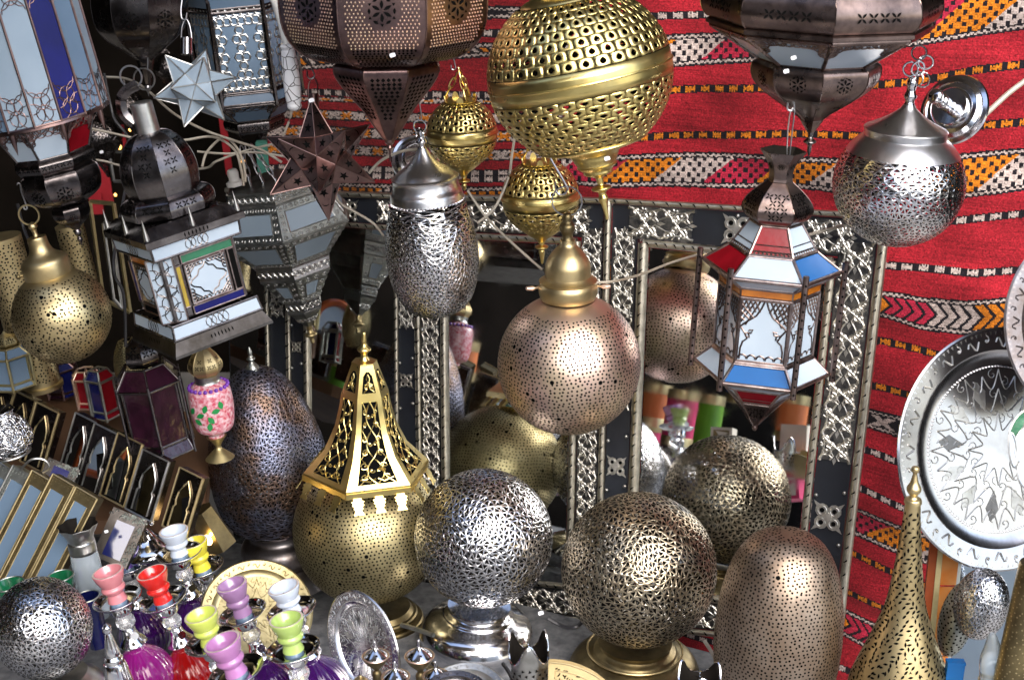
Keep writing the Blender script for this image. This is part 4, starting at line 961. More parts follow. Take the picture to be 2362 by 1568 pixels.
# --- (2) bowl lantern beside it
T = Thing('metal_lantern', 'dark octagonal pierced bowl lantern with long tapering tail, top left', 'lantern', 324, 30, 2.9, roll=1, group='pierced sheet metal lanterns')
facet_part(T, 'bowl', T.pr([(104, -40), (110, 0), (108, 40), (96, 72), (70, 98), (40, 120), (20, 136)]), 8, R_(-22.5), 'iron', ros(.36, 27), ridge=1.2)
facet_part(T, 'tail', T.pr([(16, 134), (20, 138), (14, 165), (7, 196)]), 8, R_(-22.5), 'iron')
mb = MB(); mb.ring((-2, -20, T.z(178)), 25, 2, (.1, 1, 0)); mb.lathe(sprof(T.pr([(6, 194), (8, 204), (3, 212), (.3, 222)]), 3), 12); T.part('tail_ring', mb, 'wire')
mb = MB(); mb.tube(smooth_curve([(0, -25, T.z(92)), (10, -25, T.z(108)), (12, -25, T.z(130)), (9, -25, T.z(155))], 4), 1.6); T.part('hook', mb, 'wire')
# --- stars (spiked dodecahedra)
def spiked(T, R, core, mt, barm, barw, rot, holes=False, drop=()):
    V0, F0 = ico(1); tips = [rot @ v for v in V0]; cs = [((rot @ V0[a])+(rot @ V0[b])+(rot @ V0[c])).normalized() for a, b, c in F0]
    # every icosahedron vertex is a spike, every face centre a valley
    bars = MB(); prs = []
    for i, t in enumerate(tips):
        if i in drop: continue
        ring = [k for k, f in enumerate(F0) if i in f]
        u = t.cross(Vector((.3, .2, 1))).normalized(); v = t.cross(u); ring.sort(key=lambda k: math.atan2(cs[k].dot(v), cs[k].dot(u)))
        tip = t*R
        if tip.y > R*.75: continue
        mb = MB()
        for q in range(5):
            a = cs[ring[q]]*core; b = cs[ring[(q+1) % 5]]*core
            nn = (b-a).cross(tip-a).normalized()
            if nn.dot((a+b+tip)/3) < 0: nn = -nn
            mb.slab([a, b, tip], -nn, 1.2)
            bars.tube([a, tip], barw, 0, 5); bars.tube([a, b], barw*.8, 0, 5)
            if holes:
                c = (a+b)*.5; y = (tip-c).normalized(); x = (b-a).normalized(); L = (tip-c).length
                for (v_, u_, r, kind) in ((.24, -.0, R*.085, 0), (.52, 0, R*.06, 1)):
                    pl = starp(r, .3) if kind == 0 else [(r*math.cos(w_), r*math.sin(w_)) for w_ in [PI*.1+PI*.8*i/6 for i in range(7)]]+[(r*math.cos(w_)*.9, r*.5*math.sin(w_)+r*.15) for w_ in [PI*.9-PI*.8*i/6 for i in range(7)]]
                    mb.add([c+y*(L*v_)+x*(u_*R+p_[0])+y*p_[1]+nn*.5 for p_ in pl], [tuple(range(len(pl)))], 1)
        T.part('star_point', mb, [mt, 'hole'], sharp=0)
    T.part('edge_bars', bars, barm, sharp=60)
T = Thing('glass_star', 'frosted glass star with silver soldered edges hanging upper left', 'lantern', 450, 203, 2.72, roll=0, face=True)
spiked(T, 98, 52, 'frosted', 'silver_dull', 1.7, Matrix.Rotation(.35, 3, 'Y') @ Matrix.Rotation(.3, 3, 'X') @ Matrix.Rotation(.25, 3, 'Z'))
mb = MB(); mb.lathe([(13, -2), (13, 36), (12, 37)], 20); mb.v = [(a-20, b, c+78) for a, b, c in mb.v]; T.part('neck', mb, 'silver')
mb = MB(); mb.tube(smooth_curve([(-32, 0, 112), (-30, 0, 140), (-21, 0, 158), (-12, 0, 140), (-8, 0, 112)], 4), 1.5); mb.tube(smooth_curve([(-30, 0, 205), (-33, 0, 180), (-31, 0, 160), (-22, 0, 158), (-19, 0, 172)], 4), 1.6); T.part('hook', mb, 'wire')
T = Thing('copper_star', 'dark copper star lantern with star and moon cut-outs, hanging left of centre', 'lantern', 738, 368, 2.72, roll=0, face=True)
spiked(T, 142, 68, 'copper_dark', 'copper_dark', 1.3, Matrix.Rotation(-.12, 3, 'Y') @ Matrix.Rotation(-.35, 3, 'X') @ Matrix.Rotation(0.0, 3, 'Z'), True)
mb = MB(); mb.lathe([(14, 0), (12, 52), (11, 53)], 20); mb.v = [(a-15, b, c+98) for a, b, c in mb.v]; T.part('neck', mb, 'copper_dark')
mb = MB(); mb.tube(smooth_curve([(-27, 0, 148), (-26, 0, 172), (-16, 0, 190), (-6, 0, 172), (-6, 0, 148)], 4), 1.6); T.part('wire_loop', mb, 'copper_dark')
mb = MB(); shook(mb, (-34, 0, 260), (-20, 0, 194), 12, 2); T.part('hook', mb, 'wire')
# --- (4) filigree glass lantern behind
T = Thing('filigree_lantern', 'six-sided silver filigree lantern with pale panes, behind the glass star', 'lantern', 562, 110, 3.05, roll=5)
ph = R_(-24); z = T.z
lantern_tier(T, 6, 108, z(196), 112, z(18), ph, ['frosted_cool'], 'iron', 4, 'silver_dull', shape='net')
lantern_tier(T, 6, 122, z(222), 110, z(200), ph, ['frosted_cool'], 'iron', 3)
lantern_tier(T, 6, 112, z(10), 126, z(-20), ph, ['frosted_cool'], 'iron', 3)
lantern_tier(T, 6, 72, z(268), 120, z(226), ph, ['frosted_cool'], 'iron', 3, 'iron', shape='top')
mb = MB()
for k in range(6): mb.tube([corner(122, 6, k, z(228), ph), corner(118, 6, k, z(-20), ph)], 5, 0, 6)
T.part('corner_post', mb, 'iron')
facet_part(T, 'tail_ring', T.pr([(66, 268), (72, 276), (70, 292), (60, 300)]), 6, ph, 'iron', rows_leaf([.5], 11, 5))
# --- (5) white handle
mb = MB(); mb.tube([P(628, -30, 2.7), P(640, 20, 2.7), P(652, 60, 2.7), P(661, 102, 2.7)], .0085, 0, 14)
T = Thing('awning_crank', 'white painted awning crank with chipped turned handle hanging upper left', 'crank', 668, 150, 2.7, roll=4)
a = Matrix.Translation(-P(668, 150, 2.7)); mb2 = MB(); mb2.tube([T.L(616, -40), T.L(640, 22), T.L(652, 60), T.L(662, 104)], 10, 0, 14); T.part('rod', mb2, 'white_plastic')
mb2 = MB(); mb2.lathe(sprof([(15, T.z(104)), (18, T.z(108)), (14, T.z(116)), (17, T.z(124)), (20, T.z(180)), (18, T.z(232)), (15, T.z(236)), (17, T.z(246)), (10, T.z(254)), (.3, T.z(255))], 4), 28); T.part('handle', mb2, 'chipped_paint')
# --- (7) great copper bowl lamp
T = Thing('bowl_lantern', 'large dark copper bowl lantern with hammered facets and pointed lower cup, top centre left', 'lantern', 890, 100, 2.6, roll=.5)
ph = R_(-22.5)+R_(3); pr = sprof(T.pr([(128, 134), (180, 122), (222, 92), (244, 50), (250, 0), (248, -60)]), 6); n = 8
mb = MB(); mb.lathe(pr, n, 0, ph); f = facetf(pr, n, ph); TT = f.T
for k in range(n):
    am = ph+2*PI*(k+.5)/n
    if math.cos(am) < -.25: continue
    t = .10
    while t < .92:
        R = f.at(t).x; w = R*math.tan(PI/n); step = 9; m = int((w*2-50)/step)
        for i in range(m+1):
            x = (i-m/2+(.25 if int(t*100) % 2 else -.25))*step; a = am+math.atan2(x, R*math.cos(PI/n)); d2 = math.hypot(x, (t-.78)*TT)
            if t < .45: decal(mb, f, a, t, [(-3.4, 0), (0, 3.6), (3.4, 0), (0, -3.6)], 1, .6)
            elif d2 > 40:
                p = f(a, t)+nrm(f, a, t)*.4; mb.ball(p, 2.4, 2, 5, 3)  # paler rose brass paints in the sparkle of the raised dots
        t += 8/TT
    rosette(mb, f, am, .78, 40, 1)
T.part('bowl', mb, ['copper_dark', 'hole', 'rose_brass'], sharp=28)
mb = MB()
for k in range(n): mb.tube([corner(r+.5, n, k, z_, ph) for r, z_ in pr[::2]], 2, 0, 6)
T.part('rib', mb, 'copper_dark')
pr = sprof(T.pr([(122, 136), (130, 146), (126, 168), (100, 205), (66, 245), (36, 290), (14, 322)]), 5); f = facetf(pr, n, ph); mb = MB(); mb.lathe(pr, n, 0, ph)
for k in range(n):
    am = ph+2*PI*(k+.5)/n
    if math.cos(am) < -.25: continue
    for q in range(11):
        t = .14+q*.055; R = f.at(t).x; w = R*math.tan(PI/n)-14; m = int(w*2/13)
        for i in range(m+1): x = (i-m/2)*13+(0 if q % 2 == m % 2 else 0); decal(mb, f, am+x/R, t, [(-5, 0), (0, 5.5), (5, 0), (0, -5.5)], 1, .6)
for k in range(n): mb.tube([corner(r+.5, n, k, z_, ph) for r, z_ in pr[::2]], 1.6, 0, 6)
T.part('lower_cup', mb, ['copper_dark', 'hole'], sharp=28)
mb = MB(); mb.lathe(sprof(T.pr([(13, 318), (11, 330), (6, 336), (8, 342), (3, 350), (2, 372), (.3, 376)]), 3), 14); T.part('finial', mb, 'copper_dark')
# --- (9) domed lantern with coloured glass
T = Thing('domed_lantern', 'big square lantern with pierced dome, spiked rim and coloured glass panes, left', 'lantern', 425, 610, 2.72, roll=11)
z = T.z; yw = R_(-12)
ph = R_(-22.5)-R_(10)
facet_part(T, 'dome', T.pr([(24, 308), (44, 314), (66, 336), (82, 370), (86, 405), (80, 440)]), 8, ph, 'iron', rows_leaf([.30, .42, .54, .66], 15, 2), ridge=1.2)
facet_part(T, 'dome_skirt', T.pr([(84, 440), (100, 448), (108, 464), (106, 482)]), 8, ph, 'iron', rows_leaf([.55], 15, 3), ridge=1.2)
mb = MB(); mb.lathe(T.pr([(26, 312), (25, 246), (22, 244)]), 24); T.part('chimney', mb, 'silver_dull')
mb = MB(); mb.tube(smooth_curve([(-26, -6, z(285)), (-42, -6, z(262)), (-40, -6, z(232)), (-22, -6, z(214)), (4, -6, z(206))], 4), 6, 0, 4, flat=2); T.part('handle', mb, 'iron')
mb = MB(); mb.ring((-6, 0, z(188)), 24, 2.2, (.1, 1, 0)); T.part('hanging_ring', mb, 'wire')
def sq(h, y): return [(h*1.4142, z(y))]
def band(T, h0, y0, h1, y1, mt, name, nleaf=0, par=None):
    mb = MB(); pr = [(h0*1.4142, z(y0)), (h1*1.4142, z(y1))]; mb.lathe(pr, 4, 0, yw); f = facetf(pr, 4, yw)
    if nleaf:
        for k in range(4):
            am = yw+PI/2*(k+.5)
            if math.cos(am) < -.3: continue
            for i in range(nleaf): decal(mb, f, am+(i-(nleaf-1)/2)*.075, .5, leaf(9+4*(1-abs(i-(nleaf-1)/2)/nleaf), 3.6, PI/2), 1)
    return T.part(name, mb, [mt, 'hole'], par, 20)
band(T, 96, 486, 122, 510, 'iron', 'rim_roof'); band(T, 122, 510, 122, 524, 'iron', 'rim', 7)
for k in range(4):
    for q in (0, .5):
        c = corner(112*1.4142, 4, k, z(512), yw).lerp(corner(112*1.4142, 4, k+1, z(512), yw), q)
        if c.y > 60: continue
        mb = MB(); mb.lathe([(7, z(514)), (6, z(500)), (.3, z(462))], 10, c=(c.x, c.y)); T.part('spike', mb, 'silver_dull')
lantern_tier(T, 4, 108*1.4142, z(556), 110*1.4142, z(526), yw, ['frosted_white'], 'iron', 3, 'iron', shape='mid')
lantern_tier(T, 4, 112*1.4142, z(734), 108*1.4142, z(704), yw, ['frosted_white'], 'iron', 3, 'iron', shape='mid')
band(T, 124, 764, 110, 736, 'iron_black', 'foot', 7); band(T, 125, 770, 124, 764, 'iron_black', 'foot_edge')
# wall of the body: each side a cusped pane framed by coloured strips, a pale strip on the front corner
h = 94; cols = [['amber_glass', 'cobalt', 'green_glass', 'hole'], ['green_glass', 'yellow_glass', 'hole', 'cobalt']]
fm = MB()
for si, k in enumerate((3, 0)):
    a, b = corner(h*1.4142, 4, k, z(700), yw), corner(h*1.4142, 4, k+1, z(700), yw); c, d = corner(h*1.4142, 4, k+1, z(560), yw), corner(h*1.4142, 4, k, z(560), yw)
    lo, hi = (0.02, .86) if si == 0 else (.14, .98)
    nn = (b-a).cross(d-a).normalized()
    def q(u, v): u = lo+(hi-lo)*u; return a.lerp(b, u).lerp(d.lerp(c, u), v)
    def pane(u0, v0, u1, v1, mt, nm='glass_panel', off=0):
        mb = MB(); mb.slab([q(u0, v0)+nn*off, q(u1, v0)+nn*off, q(u1, v1)+nn*off, q(u0, v1)+nn*off], -nn, 1.5); o = T.part(nm, mb, mt, sharp=0)
        for p0, p1 in (((u0, v0), (u1, v0)), ((u1, v0), (u1, v1)), ((u1, v1), (u0, v1)), ((u0, v1), (u0, v0))): fm.tube([q(*p0)+nn, q(*p1)+nn], 2.2, 0, 5)
        return o
    cc = cols[si]
    pane(.16, .84, .98, .98, cc[0]); pane(.16, .02, .98, .15, cc[3]); pane(.02, .16, .13, .83, cc[1]); pane(.87, .16, .98, .83, cc[2])
    o = pane(.18, .18, .82, .81, 'frosted_white'); fl = MB(); filigree(fl, q(.18, .18), q(.82, .18), q(.82, .81), q(.18, .81), nn, 'cross', 1); T.part('filigree', fl, 'iron', o, 50)
    mb = MB(); mb.slab([a, b, c, d], -nn, 2); 
    for i in range(len(mb.v)): v = Vector(mb.v[i])-nn*2.5; mb.v[i] = tuple(v)
    T.part('side_wall', mb, 'iron', sharp=0)
a = corner(h*1.4142, 4, 0, z(702), yw); s = Vector((1, 0, 0)); mb = MB(); y0 = a.y-6; w_ = 30
qa = [Vector((a.x-w_, y0+14, z(702))), Vector((a.x+w_, y0+14, z(702))), Vector((a.x+w_, y0+14, z(558))), Vector((a.x-w_, y0+14, z(558)))]
mb.slab(qa, Vector((0, 1, 0)), 2); o = T.part('corner_pane', mb, 'frosted_white', sharp=0)
fl = MB(); filigree(fl, *qa, Vector((0, -1, 0)), 'ends', 1); T.part('filigree', fl, 'iron', o, 50)
for i in range(4): fm.tube([qa[i]+Vector((0, -1, 0)), qa[(i+1) % 4]+Vector((0, -1, 0))], 2.6, 0, 5)
T.part('pane_frame', fm, 'came', sharp=60)
# --- (10) grey embossed lantern
T = Thing('embossed_lantern', 'grey embossed metal lantern with blue-grey panes and pointed base, left of the ovoid', 'lantern', 655, 517, 3.32, roll=11)
z = T.z; ph = R_(4); n = 6
def emb_tier(r0, y0, r1, y1, pane=True, bright=None, rows=2):
    """framed pane in an embossed border"""
    pr = [(r1, z(y1)), (r0, z(y0))] if z(y1) < z(y0) else [(r0, z(y0)), (r1, z(y1))]
    (rb, zb), (rt, zt) = pr
    for k in range(n):
        am = ph+2*PI*(k+.5)/n
        if math.cos(am) < -.3: continue
        a, b = corner(rb, n, k, zb, ph), corner(rb, n, k+1, zb, ph); c, d = corner(rt, n, k+1, zt, ph), corner(rt, n, k, zt, ph)
        nn = (b-a).cross(d-a).normalized()
        if nn.dot(Vector((math.sin(am), -math.cos(am), 0))) < 0: nn = -nn
        def q(u, v): return a.lerp(b, u).lerp(d.lerp(c, u), v)
        mb = MB(); mb.slab([a, b, c, d], -nn, 3)
        W = ((b-a).length+(c-d).length)/2; H = (d-a).length
        mu, mv = min(.3, 20/W), min(.3, 19/H)
        def boss(u, v, s):
            p = q(u, v)+nn*.6; x = (b-a).normalized(); y = nn.cross(x)
            for e in range(2): mb.tube([p+x*(s*.5*(1-.3*i/6)*math.cos(i*.9+e*PI))+y*(s*.5*(1-.3*i/6)*math.sin(i*.9+e*PI)) for i in range(5)], s*.13, 1, 4, ref=nn)
            mb.ball(p, s*.16, 1, 5, 3)
        ins = [(mu, mv), (1-mu, mv), (1-mu, 1-mv), (mu, 1-mv)]
        if pane:
            m = max(2, int(W/15)); mh = max(1, int(H*(1-2*mv)/15))
            for i in range(m): boss((i+.5)/m, mv/2, 10); boss((i+.5)/m, 1-mv/2, 10)
            for i in range(mh): boss(mu/2, mv+(1-2*mv)*(i+.5)/mh, 10); boss(1-mu/2, mv+(1-2*mv)*(i+.5)/mh, 10)
            for i in range(4): mb.tube([q(*ins[i])+nn, q(*ins[(i+1) % 4])+nn], 1.3, 1, 4)
        else:
            m = max(2, int(W/15))
            for i in range(m): boss((i+.5)/m, .5, min(H*.7, 14))
        for e in (.02, .98): mb.tube([q(0, e)+nn*.5, q(1, e)+nn*.5], 1.3, 1, 4)
        o = T.part('side_panel', mb, [bright if (bright and k == (0)) else 'pewter', 'silver_dull'], sharp=50)
        if pane: mb = MB(); mb.slab([q(*i)+nn*.8 for i in ins], -nn, .6); T.part('pane', mb, 'frosted', o, 0)
emb_tier(118, 417, 125, 444, False); emb_tier(125, 445, 172, 517); emb_tier(172, 518, 98, 592)
emb_tier(98, 594, 93, 624, False, 'silver'); emb_tier(93, 626, 48, 690); emb_tier(46, 692, 45, 716, False, 'silver'); emb_tier(44, 718, 6, 762, False)
mb = MB(); mb.lathe([(117, z(416)), (.2, z(412))], 6, 0, ph); T.part('lid', mb, 'pewter', sharp=20)
mb = MB(); mb.lathe(sprof(T.pr([(8, 760), (7, 774), (14, 780), (14, 784), (6, 790), (5, 802), (.3, 804)]), 3), 16); T.part('finial', mb, 'brass_satin')
mb = MB(); mb.lathe(sprof([(20, z(408)), (20, z(400)), (12, z(396)), (13, z(380)), (9, z(372)), (.4, z(371))], 3), 16); mb.v = [(x-80, y-40, q_+6) for x, y, q_ in mb.v]; T.part('lamp_socket', mb, 'white_plastic')
mb = MB()
for x in (-20, 10, 40): chain(mb, (x-30, -20, z(415)), (x*.4-45, 0, z(330)), 13, 1.6)
T.part('hanging_chain', mb, 'wire')
# --- (18) large bronze lantern, upper right
T = Thing('bronze_lantern', 'broad dark bronze lantern with white glass panes and long tail, upper right', 'lantern', 1890, 60, 2.5, roll=-1)
ph = R_(-22.5)+R_(18); z = T.z
facet_part(T, 'upper_band', T.pr([(262, -30), (272, -10), (276, 14), (268, 34), (258, 44)]), 8, ph, 'bronze', rows_leaf([.5], 24, 4), ridge=1.5)
mb = MB(); mb.lathe(T.pr([(256, 46), (262, 50), (262, 58), (250, 62)]), 8, 0, ph); T.part('band_edge', mb, 'bronze', sharp=20)
lantern_tier(T, 8, 132, z(138), 250, z(64), ph, ['frosted_white'], 'bronze', 5, 'bronze', shape='top')
facet_part(T, 'bulb', T.pr([(134, 138), (148, 146), (150, 165), (142, 188), (118, 212), (84, 235), (48, 258), (26, 276)]), 8, ph, 'bronze', ros(.22, 26), ridge=1.5)
facet_part(T, 'tail', T.pr([(28, 275), (27, 278), (18, 292), (8, 306)]), 8, ph, 'bronze')
mb = MB(); mb.lathe(sprof(T.pr([(8, 304), (6, 318), (14, 326), (15, 330), (6, 336), (5, 350), (2, 362), (.3, 366)]), 3), 16); T.part('finial', mb, 'iron')
# --- (19) coloured glass lantern
T = Thing('glass_lantern', 'six-sided lantern of red, white and blue glass hanging before the right mirror', 'lantern', 1766, 735, 2.62, roll=-2.5)
z = T.z; ph = R_(-42); n = 6
mb = MB(); pr = sprof(T.pr([(28, 428), (26, 415), (30, 395), (46, 370), (52, 362)]), 4); mb.shell(pr, 6, 0, ph); f = facetf(pr, 6, ph)
for k in range(6): rosette(mb, f, ph+PI/3*(k+.5), .5, 10, 1)
T.part('flared_top', mb, ['bronze', 'hole'], sharp=28, solid=.001)
facet_part(T, 'onion', T.pr([(28, 428), (44, 440), (68, 462), (80, 484), (74, 502), (58, 514)]), 6, ph, 'bronze', rows_leaf([.32, .46, .6, .74], 16, 3), ridge=1)
G = lambda *s: [s[(k) % len(s)] for k in range(6)]
lantern_tier(T, n, 96, z(572), 58, z(516), ph, ['red_glass', 'frosted_white', 'red_glass', 'frosted_white', 'frosted_white', 'frosted_white'], 'came', 3.4, 'bronze', shape='scallop')
lantern_tier(T, n, 156, z(612), 98, z(574), ph, ['frosted_white', 'blue_glass', 'frosted_white', 'red_glass', 'frosted_white', 'red_glass'], 'came', 4)
lantern_tier(T, n, 118, z(640), 154, z(616), ph, ['frosted_white', 'frosted_white', 'red_glass'], 'came', 3.4)
lantern_tier(T, n, 114, z(660), 116, z(642), ph, ['amber_glass'], 'came', 2)
lantern_tier(T, n, 113, z(808), 113, z(662), ph, ['frosted_white'], 'came', 4.5, 'bronze', shape='curtain')
lantern_tier(T, n, 156, z(846), 116, z(812), ph, ['blue_glass', 'frosted_white', 'frosted_white', 'red_glass', 'frosted_white', 'frosted_white'], 'came', 4)
lantern_tier(T, n, 110, z(872), 154, z(850), ph, ['frosted_white'], 'came', 3)
lantern_tier(T, n, 62, z(918), 104, z(874), ph, ['red_glass', 'frosted_white'], 'came', 3.4, 'bronze', shape='scallop')
facet_part(T, 'pointed_tail', T.pr([(62, 920), (34, 950), (8, 984), (5, 990)]), 6, ph, 'bronze', rows_leaf([.2, .36, .52], 13, 3), 0, ridge=1.5)
mb = MB(); mb.lathe(sprof(T.pr([(5, 985), (7, 992), (4, 998), (.3, 1000)]), 3), 12); T.part('finial', mb, 'bronze')
for k in range(6):
    c = corner(164, n, k, 0, ph); mb = MB(); mb.tube([(c.x, c.y, z(862)), (c.x, c.y, z(590))], 7, 0, 10)
    for i in range(14): mb.ball((c.x-6*c.x/164*0+0, c.y-6.5, z(860)+(z(600)-z(860))*(i+.5)/14), 3, 1, 6, 4)
    T.part('corner_rod', mb, ['bronze', 'hole'])
mb = MB(); mb.tube(smooth_curve([(8, -5, z(372)), (4, -5, z(320)), (6, -5, z(278)), (14, -5, z(276)), (14, -5, z(320)), (14, -5, z(372))], 4), 1.5); shook(mb, (-2, -5, z(192)), (6, -5, z(270)), 11, 2.3); T.part('hook', mb, 'wire')
# ---------------------------------------------------------------- trays
def tray(label, x, y, D, R, yaw, mt, cx=0, D0=0, prof=None, pitch=0, deco=True, cat='tray', name='round_tray', roll=0, sx=1, group='engraved metal trays'):
    T = Thing(name, label, cat, x, y, D, face=True, roll=roll, group=group)
    q = Matrix.Rotation(R_(yaw), 3, 'Z') @ Matrix.Rotation(R_(pitch), 3, 'X')
    def tr(mb): mb.v = [tuple(q @ Vector((a*sx, -c, b))) for a, b, c in mb.v]; return mb
    mb = MB(); mb.shell([(.2, -12), (R*.75, -12), (R, -3), (R+1, 1), (R-3, 4), (R*.86, 1), (R*.82, 0), (R*.80, -4), (R*.74, -9), (R*.70, -9.5), (R*.45, -9.3), (.2, -9.2)], 96)
    if deco:
        rnd = random.Random(int(R))
        for k in range(int(R*.5)):
            a = 2*PI*k/int(R*.5); rr = R*.685; p = Vector((rr*math.sin(a), rr*math.cos(a), -8.8)); mb.ball(p, R*.011, 0, 5, 3)
        def curve(pts, th=None):
            if len(pts) == 3: (r0, a0, z0), (r1, a1, z1), (r2, a2, z2) = pts; r1 = 2*r1-(r0+r2)/2; pts = [((1-q_)**2*r0+2*q_*(1-q_)*r1+q_*q_*r2, (1-q_)**2*a0+2*q_*(1-q_)*a1+q_*q_*a2, z0) for q_ in [i_/8 for i_ in range(9)]]
            mb.tube([(r_*R*math.sin(a_), r_*R*math.cos(a_), zz) for r_, a_, zz in pts], th or R*.006, 1, 4, ref=(0, 0, 1))
        m = 12
        for k in range(m):
            a = 2*PI*k/m
            mb.slab([Vector((r_*R*math.sin(a_), r_*R*math.cos(a_), -8.9)) for r_, a_ in ((.5, a), (.34, a+.13), (.5, a+.26), (.60, a+.13))], (0, 0, 1), .4, 2 if k % 3 == 0 else 1)
            for rr_ in (.56, .40, .25): curve([(rr_+.045*(1-i/9)*math.cos(i*.8), a+.10+.045/rr_*(1-i/9)*math.sin(i*.8), -8.9) for i in range(9)], R*.004); curve([(rr_+.06+.045*(1-i/9)*math.cos(i*.8), a-.10-.045/rr_*(1-i/9)*math.sin(i*.8), -8.9) for i in range(9)], R*.004)
            curve([(.66, a, -9), (.50, a+.13, -9), (.62, a+.26, -9)]); curve([(.62, a-.26, -9), (.50, a-.13, -9), (.66, a, -9)])
            curve([(.50, a, -9), (.32, a+.26, -9), (.50, a+.52, -9)]); curve([(.30, a, -9), (.16, a+.26, -9), (.30, a+.52, -9)])
        for k in range(20):
            a = 2*PI*k/20
            curve([(.885+.04*math.sin(i*1.0), a+.13*(i/7-.5), 2.6) for i in range(8)], R*.008)
            curve([(.92-.022*(i/8)+.03*math.cos(i*.9)*(1-i/9), a+.15+.03*math.sin(i*.9)*(1-i/9), 2.8) for i in range(9)], R*.007)
            for j in range(6): p = (R*(.96), a+.05*j); mb.slab([Vector((p[0]*math.sin(p[1]+dx)*s_, p[0]*math.cos(p[1]+dx)*s_, 2.9)) for dx, s_ in ((-.012, 1.015), (.0, .985), (.012, 1.015))], (0, 0, 1), .8, 1)
    T.part('plate', tr(mb), [mt, 'silver_dull', 'pewter_dark'] if mt == 'tray_silver' else [mt, mt, mt], sharp=30); return T
tray('large round silver tray with engraved star hung at the right edge', 2308, 1036, 2.62, 280, 20, 'tray_silver')
tray('darker round engraved tray overlapping the top of the big silver tray', 2538, 745, 2.52, 236, 8, 'gunmetal')
tray('round brass tray with key-pattern rim lying behind the lilac and green bowls', 592, 1412, 2.78, 128, 10, 'brass_old', pitch=-28)
tray('oval pressed silver platter standing tilted at bottom centre left', 838, 1490, 2.62, 134, -22, 'tray_silver', pitch=-14, roll=27, sx=.66)
tray('round silver plate edge at the very bottom behind the incense burners', 1075, 1605, 2.56, 96, 0, 'silver_dull', pitch=-50)
tray('pierced dark round dish at the bottom edge left of the candle holder', 1050, 1606, 2.45, 80, 0, 'iron', pitch=-55)
# stained glass flower on the tray
T = Thing('glass_ornament', 'green and white leaded glass flower at the right edge over the silver tray', 'ornament', 2376, 1030, 2.45, face=True)
for k, (dx, dy, w_, h_, an, g) in enumerate([(-28, 50, 13, 36, -.5, 'green_glass'), (6, 84, 18, 36, .1, 'frosted_white'), (-16, 2, 22, 40, -.15, 'frosted_white'), (-42, -8, 9, 40, .1, 'crystal_white'), (-10, -62, 22, 34, .1, 'frosted_white'), (30, 10, 26, 44, .2, 'frosted_white')]):
    ca, sa = math.cos(an), math.sin(an); pts = [Vector((dx+w_*math.cos(t)*ca-h_*math.sin(t)*sa, -6*k*.3, dy+w_*math.cos(t)*sa+h_*math.sin(t)*ca)) for t in [2*PI*i/20 for i in range(20)]]
    mb = MB(); mb.slab(pts, (0, 1, 0), 3); o = T.part('petal', mb, g if g != 'crystal_white' else 'frosted_white', sharp=30); mb = MB(); mb.tube(pts, 2.6, 0, 5, True, ref=(0, 1, 0)); T.part('lead_edge', mb, 'silver_dull', o)
# ---------------------------------------------------------------- orange framed mirror and things at lower right
T = Thing('bone_mirror', 'mirror with orange dyed bone frame standing at lower right', 'mirror', 2200, 1400, 2.72, face=True, roll=0)
L_ = lambda x, y: T.L(x, y)
def strip(pts, mt, nm, th=8, off=0, par=None):
    mb = MB(); mb.slab([L_(*p)+Vector((0, -off, 0)) for p in pts], (0, 1, 0), th); return T.part(nm, mb, mt, par, 0)
strip([(2108, 1590), (2128, 1590), (2166, 1220), (2148, 1220)], 'orange_wood', 'outer_moulding', 10, 3)
strip([(2128, 1590), (2142, 1590), (2178, 1220), (2166, 1220)], 'brass_old', 'brass_strip', 10, 5)
for (y0, y1) in ((1590, 1512), (1508, 1352), (1348, 1230)):
    x = lambda y: 2142+(1590-y)*.1; x2 = lambda y: 2176+(1590-y)*.112
    strip([(x(y0), y0), (x2(y0), y0), (x2(y1), y1), (x(y1), y1)], 'orange_bone', 'bone_tile', 10, 4)
strip([(2176, 1590), (2184, 1590), (2224, 1230), (2216, 1230)], 'pewter', 'inner_edge', 10, 4)
strip([(2184, 1640), (2420, 1640), (2420, 1240), (2222, 1240)], 'mirror', 'mirror_glass', 4, -2)
T = Thing('ball_lamp', 'silver strapwork ball lamp standing in for a reflection, in front of the orange framed mirror', 'lamp', 2262, 1392, 2.6, roll=-6, group='strapwork ball lamps')  # ball added in place of a reflection in the mirror
rr = sph(62, -1, 1, 30, 1.42); T.part('globe', openwork(rev(rr), 8, .95, .5, .2, .4, 61), 'silver_work', sharp=20, solid=.0008)
T = Thing('pierced_bowl', 'grey pierced metal bowl on edge standing in for a reflection, beside the orange framed mirror', 'bowl', 2205, 1428, 2.64, roll=-8, group=None)  # flattened shape added in place of a mirror reflection
pr = sph(96, -1, 1, 30, 1.0); mb = MB(); mb.lathe([(r*.40, z_) for r, z_ in pr], 40); f = rev([(r*.40, z_) for r, z_ in pr]); dots(mb, f, 11, 2.8, 1, .05, .95, 9999, seed=8); T.part('shell', mb, ['pewter', 'hole'])
T = Thing('brass_cylinder', 'tall dotted brass cylinder lamp at the lower right edge', 'lamp', 2345, 1500, 2.45, roll=-5, group='pierced brass cylinder lamps')
pr = [(38, T.z(1640)), (38, T.z(1312)), (36, T.z(1308))]; mb = MB(); mb.lathe(pr, 32); f = rev(pr); dots(mb, f, 14, 2, 1, .02, .98, 9999, seed=4); T.part('shell', mb, ['brass_dark', 'brass_satin'])
T = Thing('blue_tin', 'small blue glossy tin at the foot of the orange framed mirror', 'tin', 2200, 1548, 2.55, roll=-2); mb = MB(); mb.box((0, 0, 0), (40, 20, 50)); T.part('body', mb, 'blue_glass', sharp=20); mb = MB(); mb.box((0, 0, 26), (42, 22, 6)); T.part('lid', mb, 'blue_glass', sharp=20)
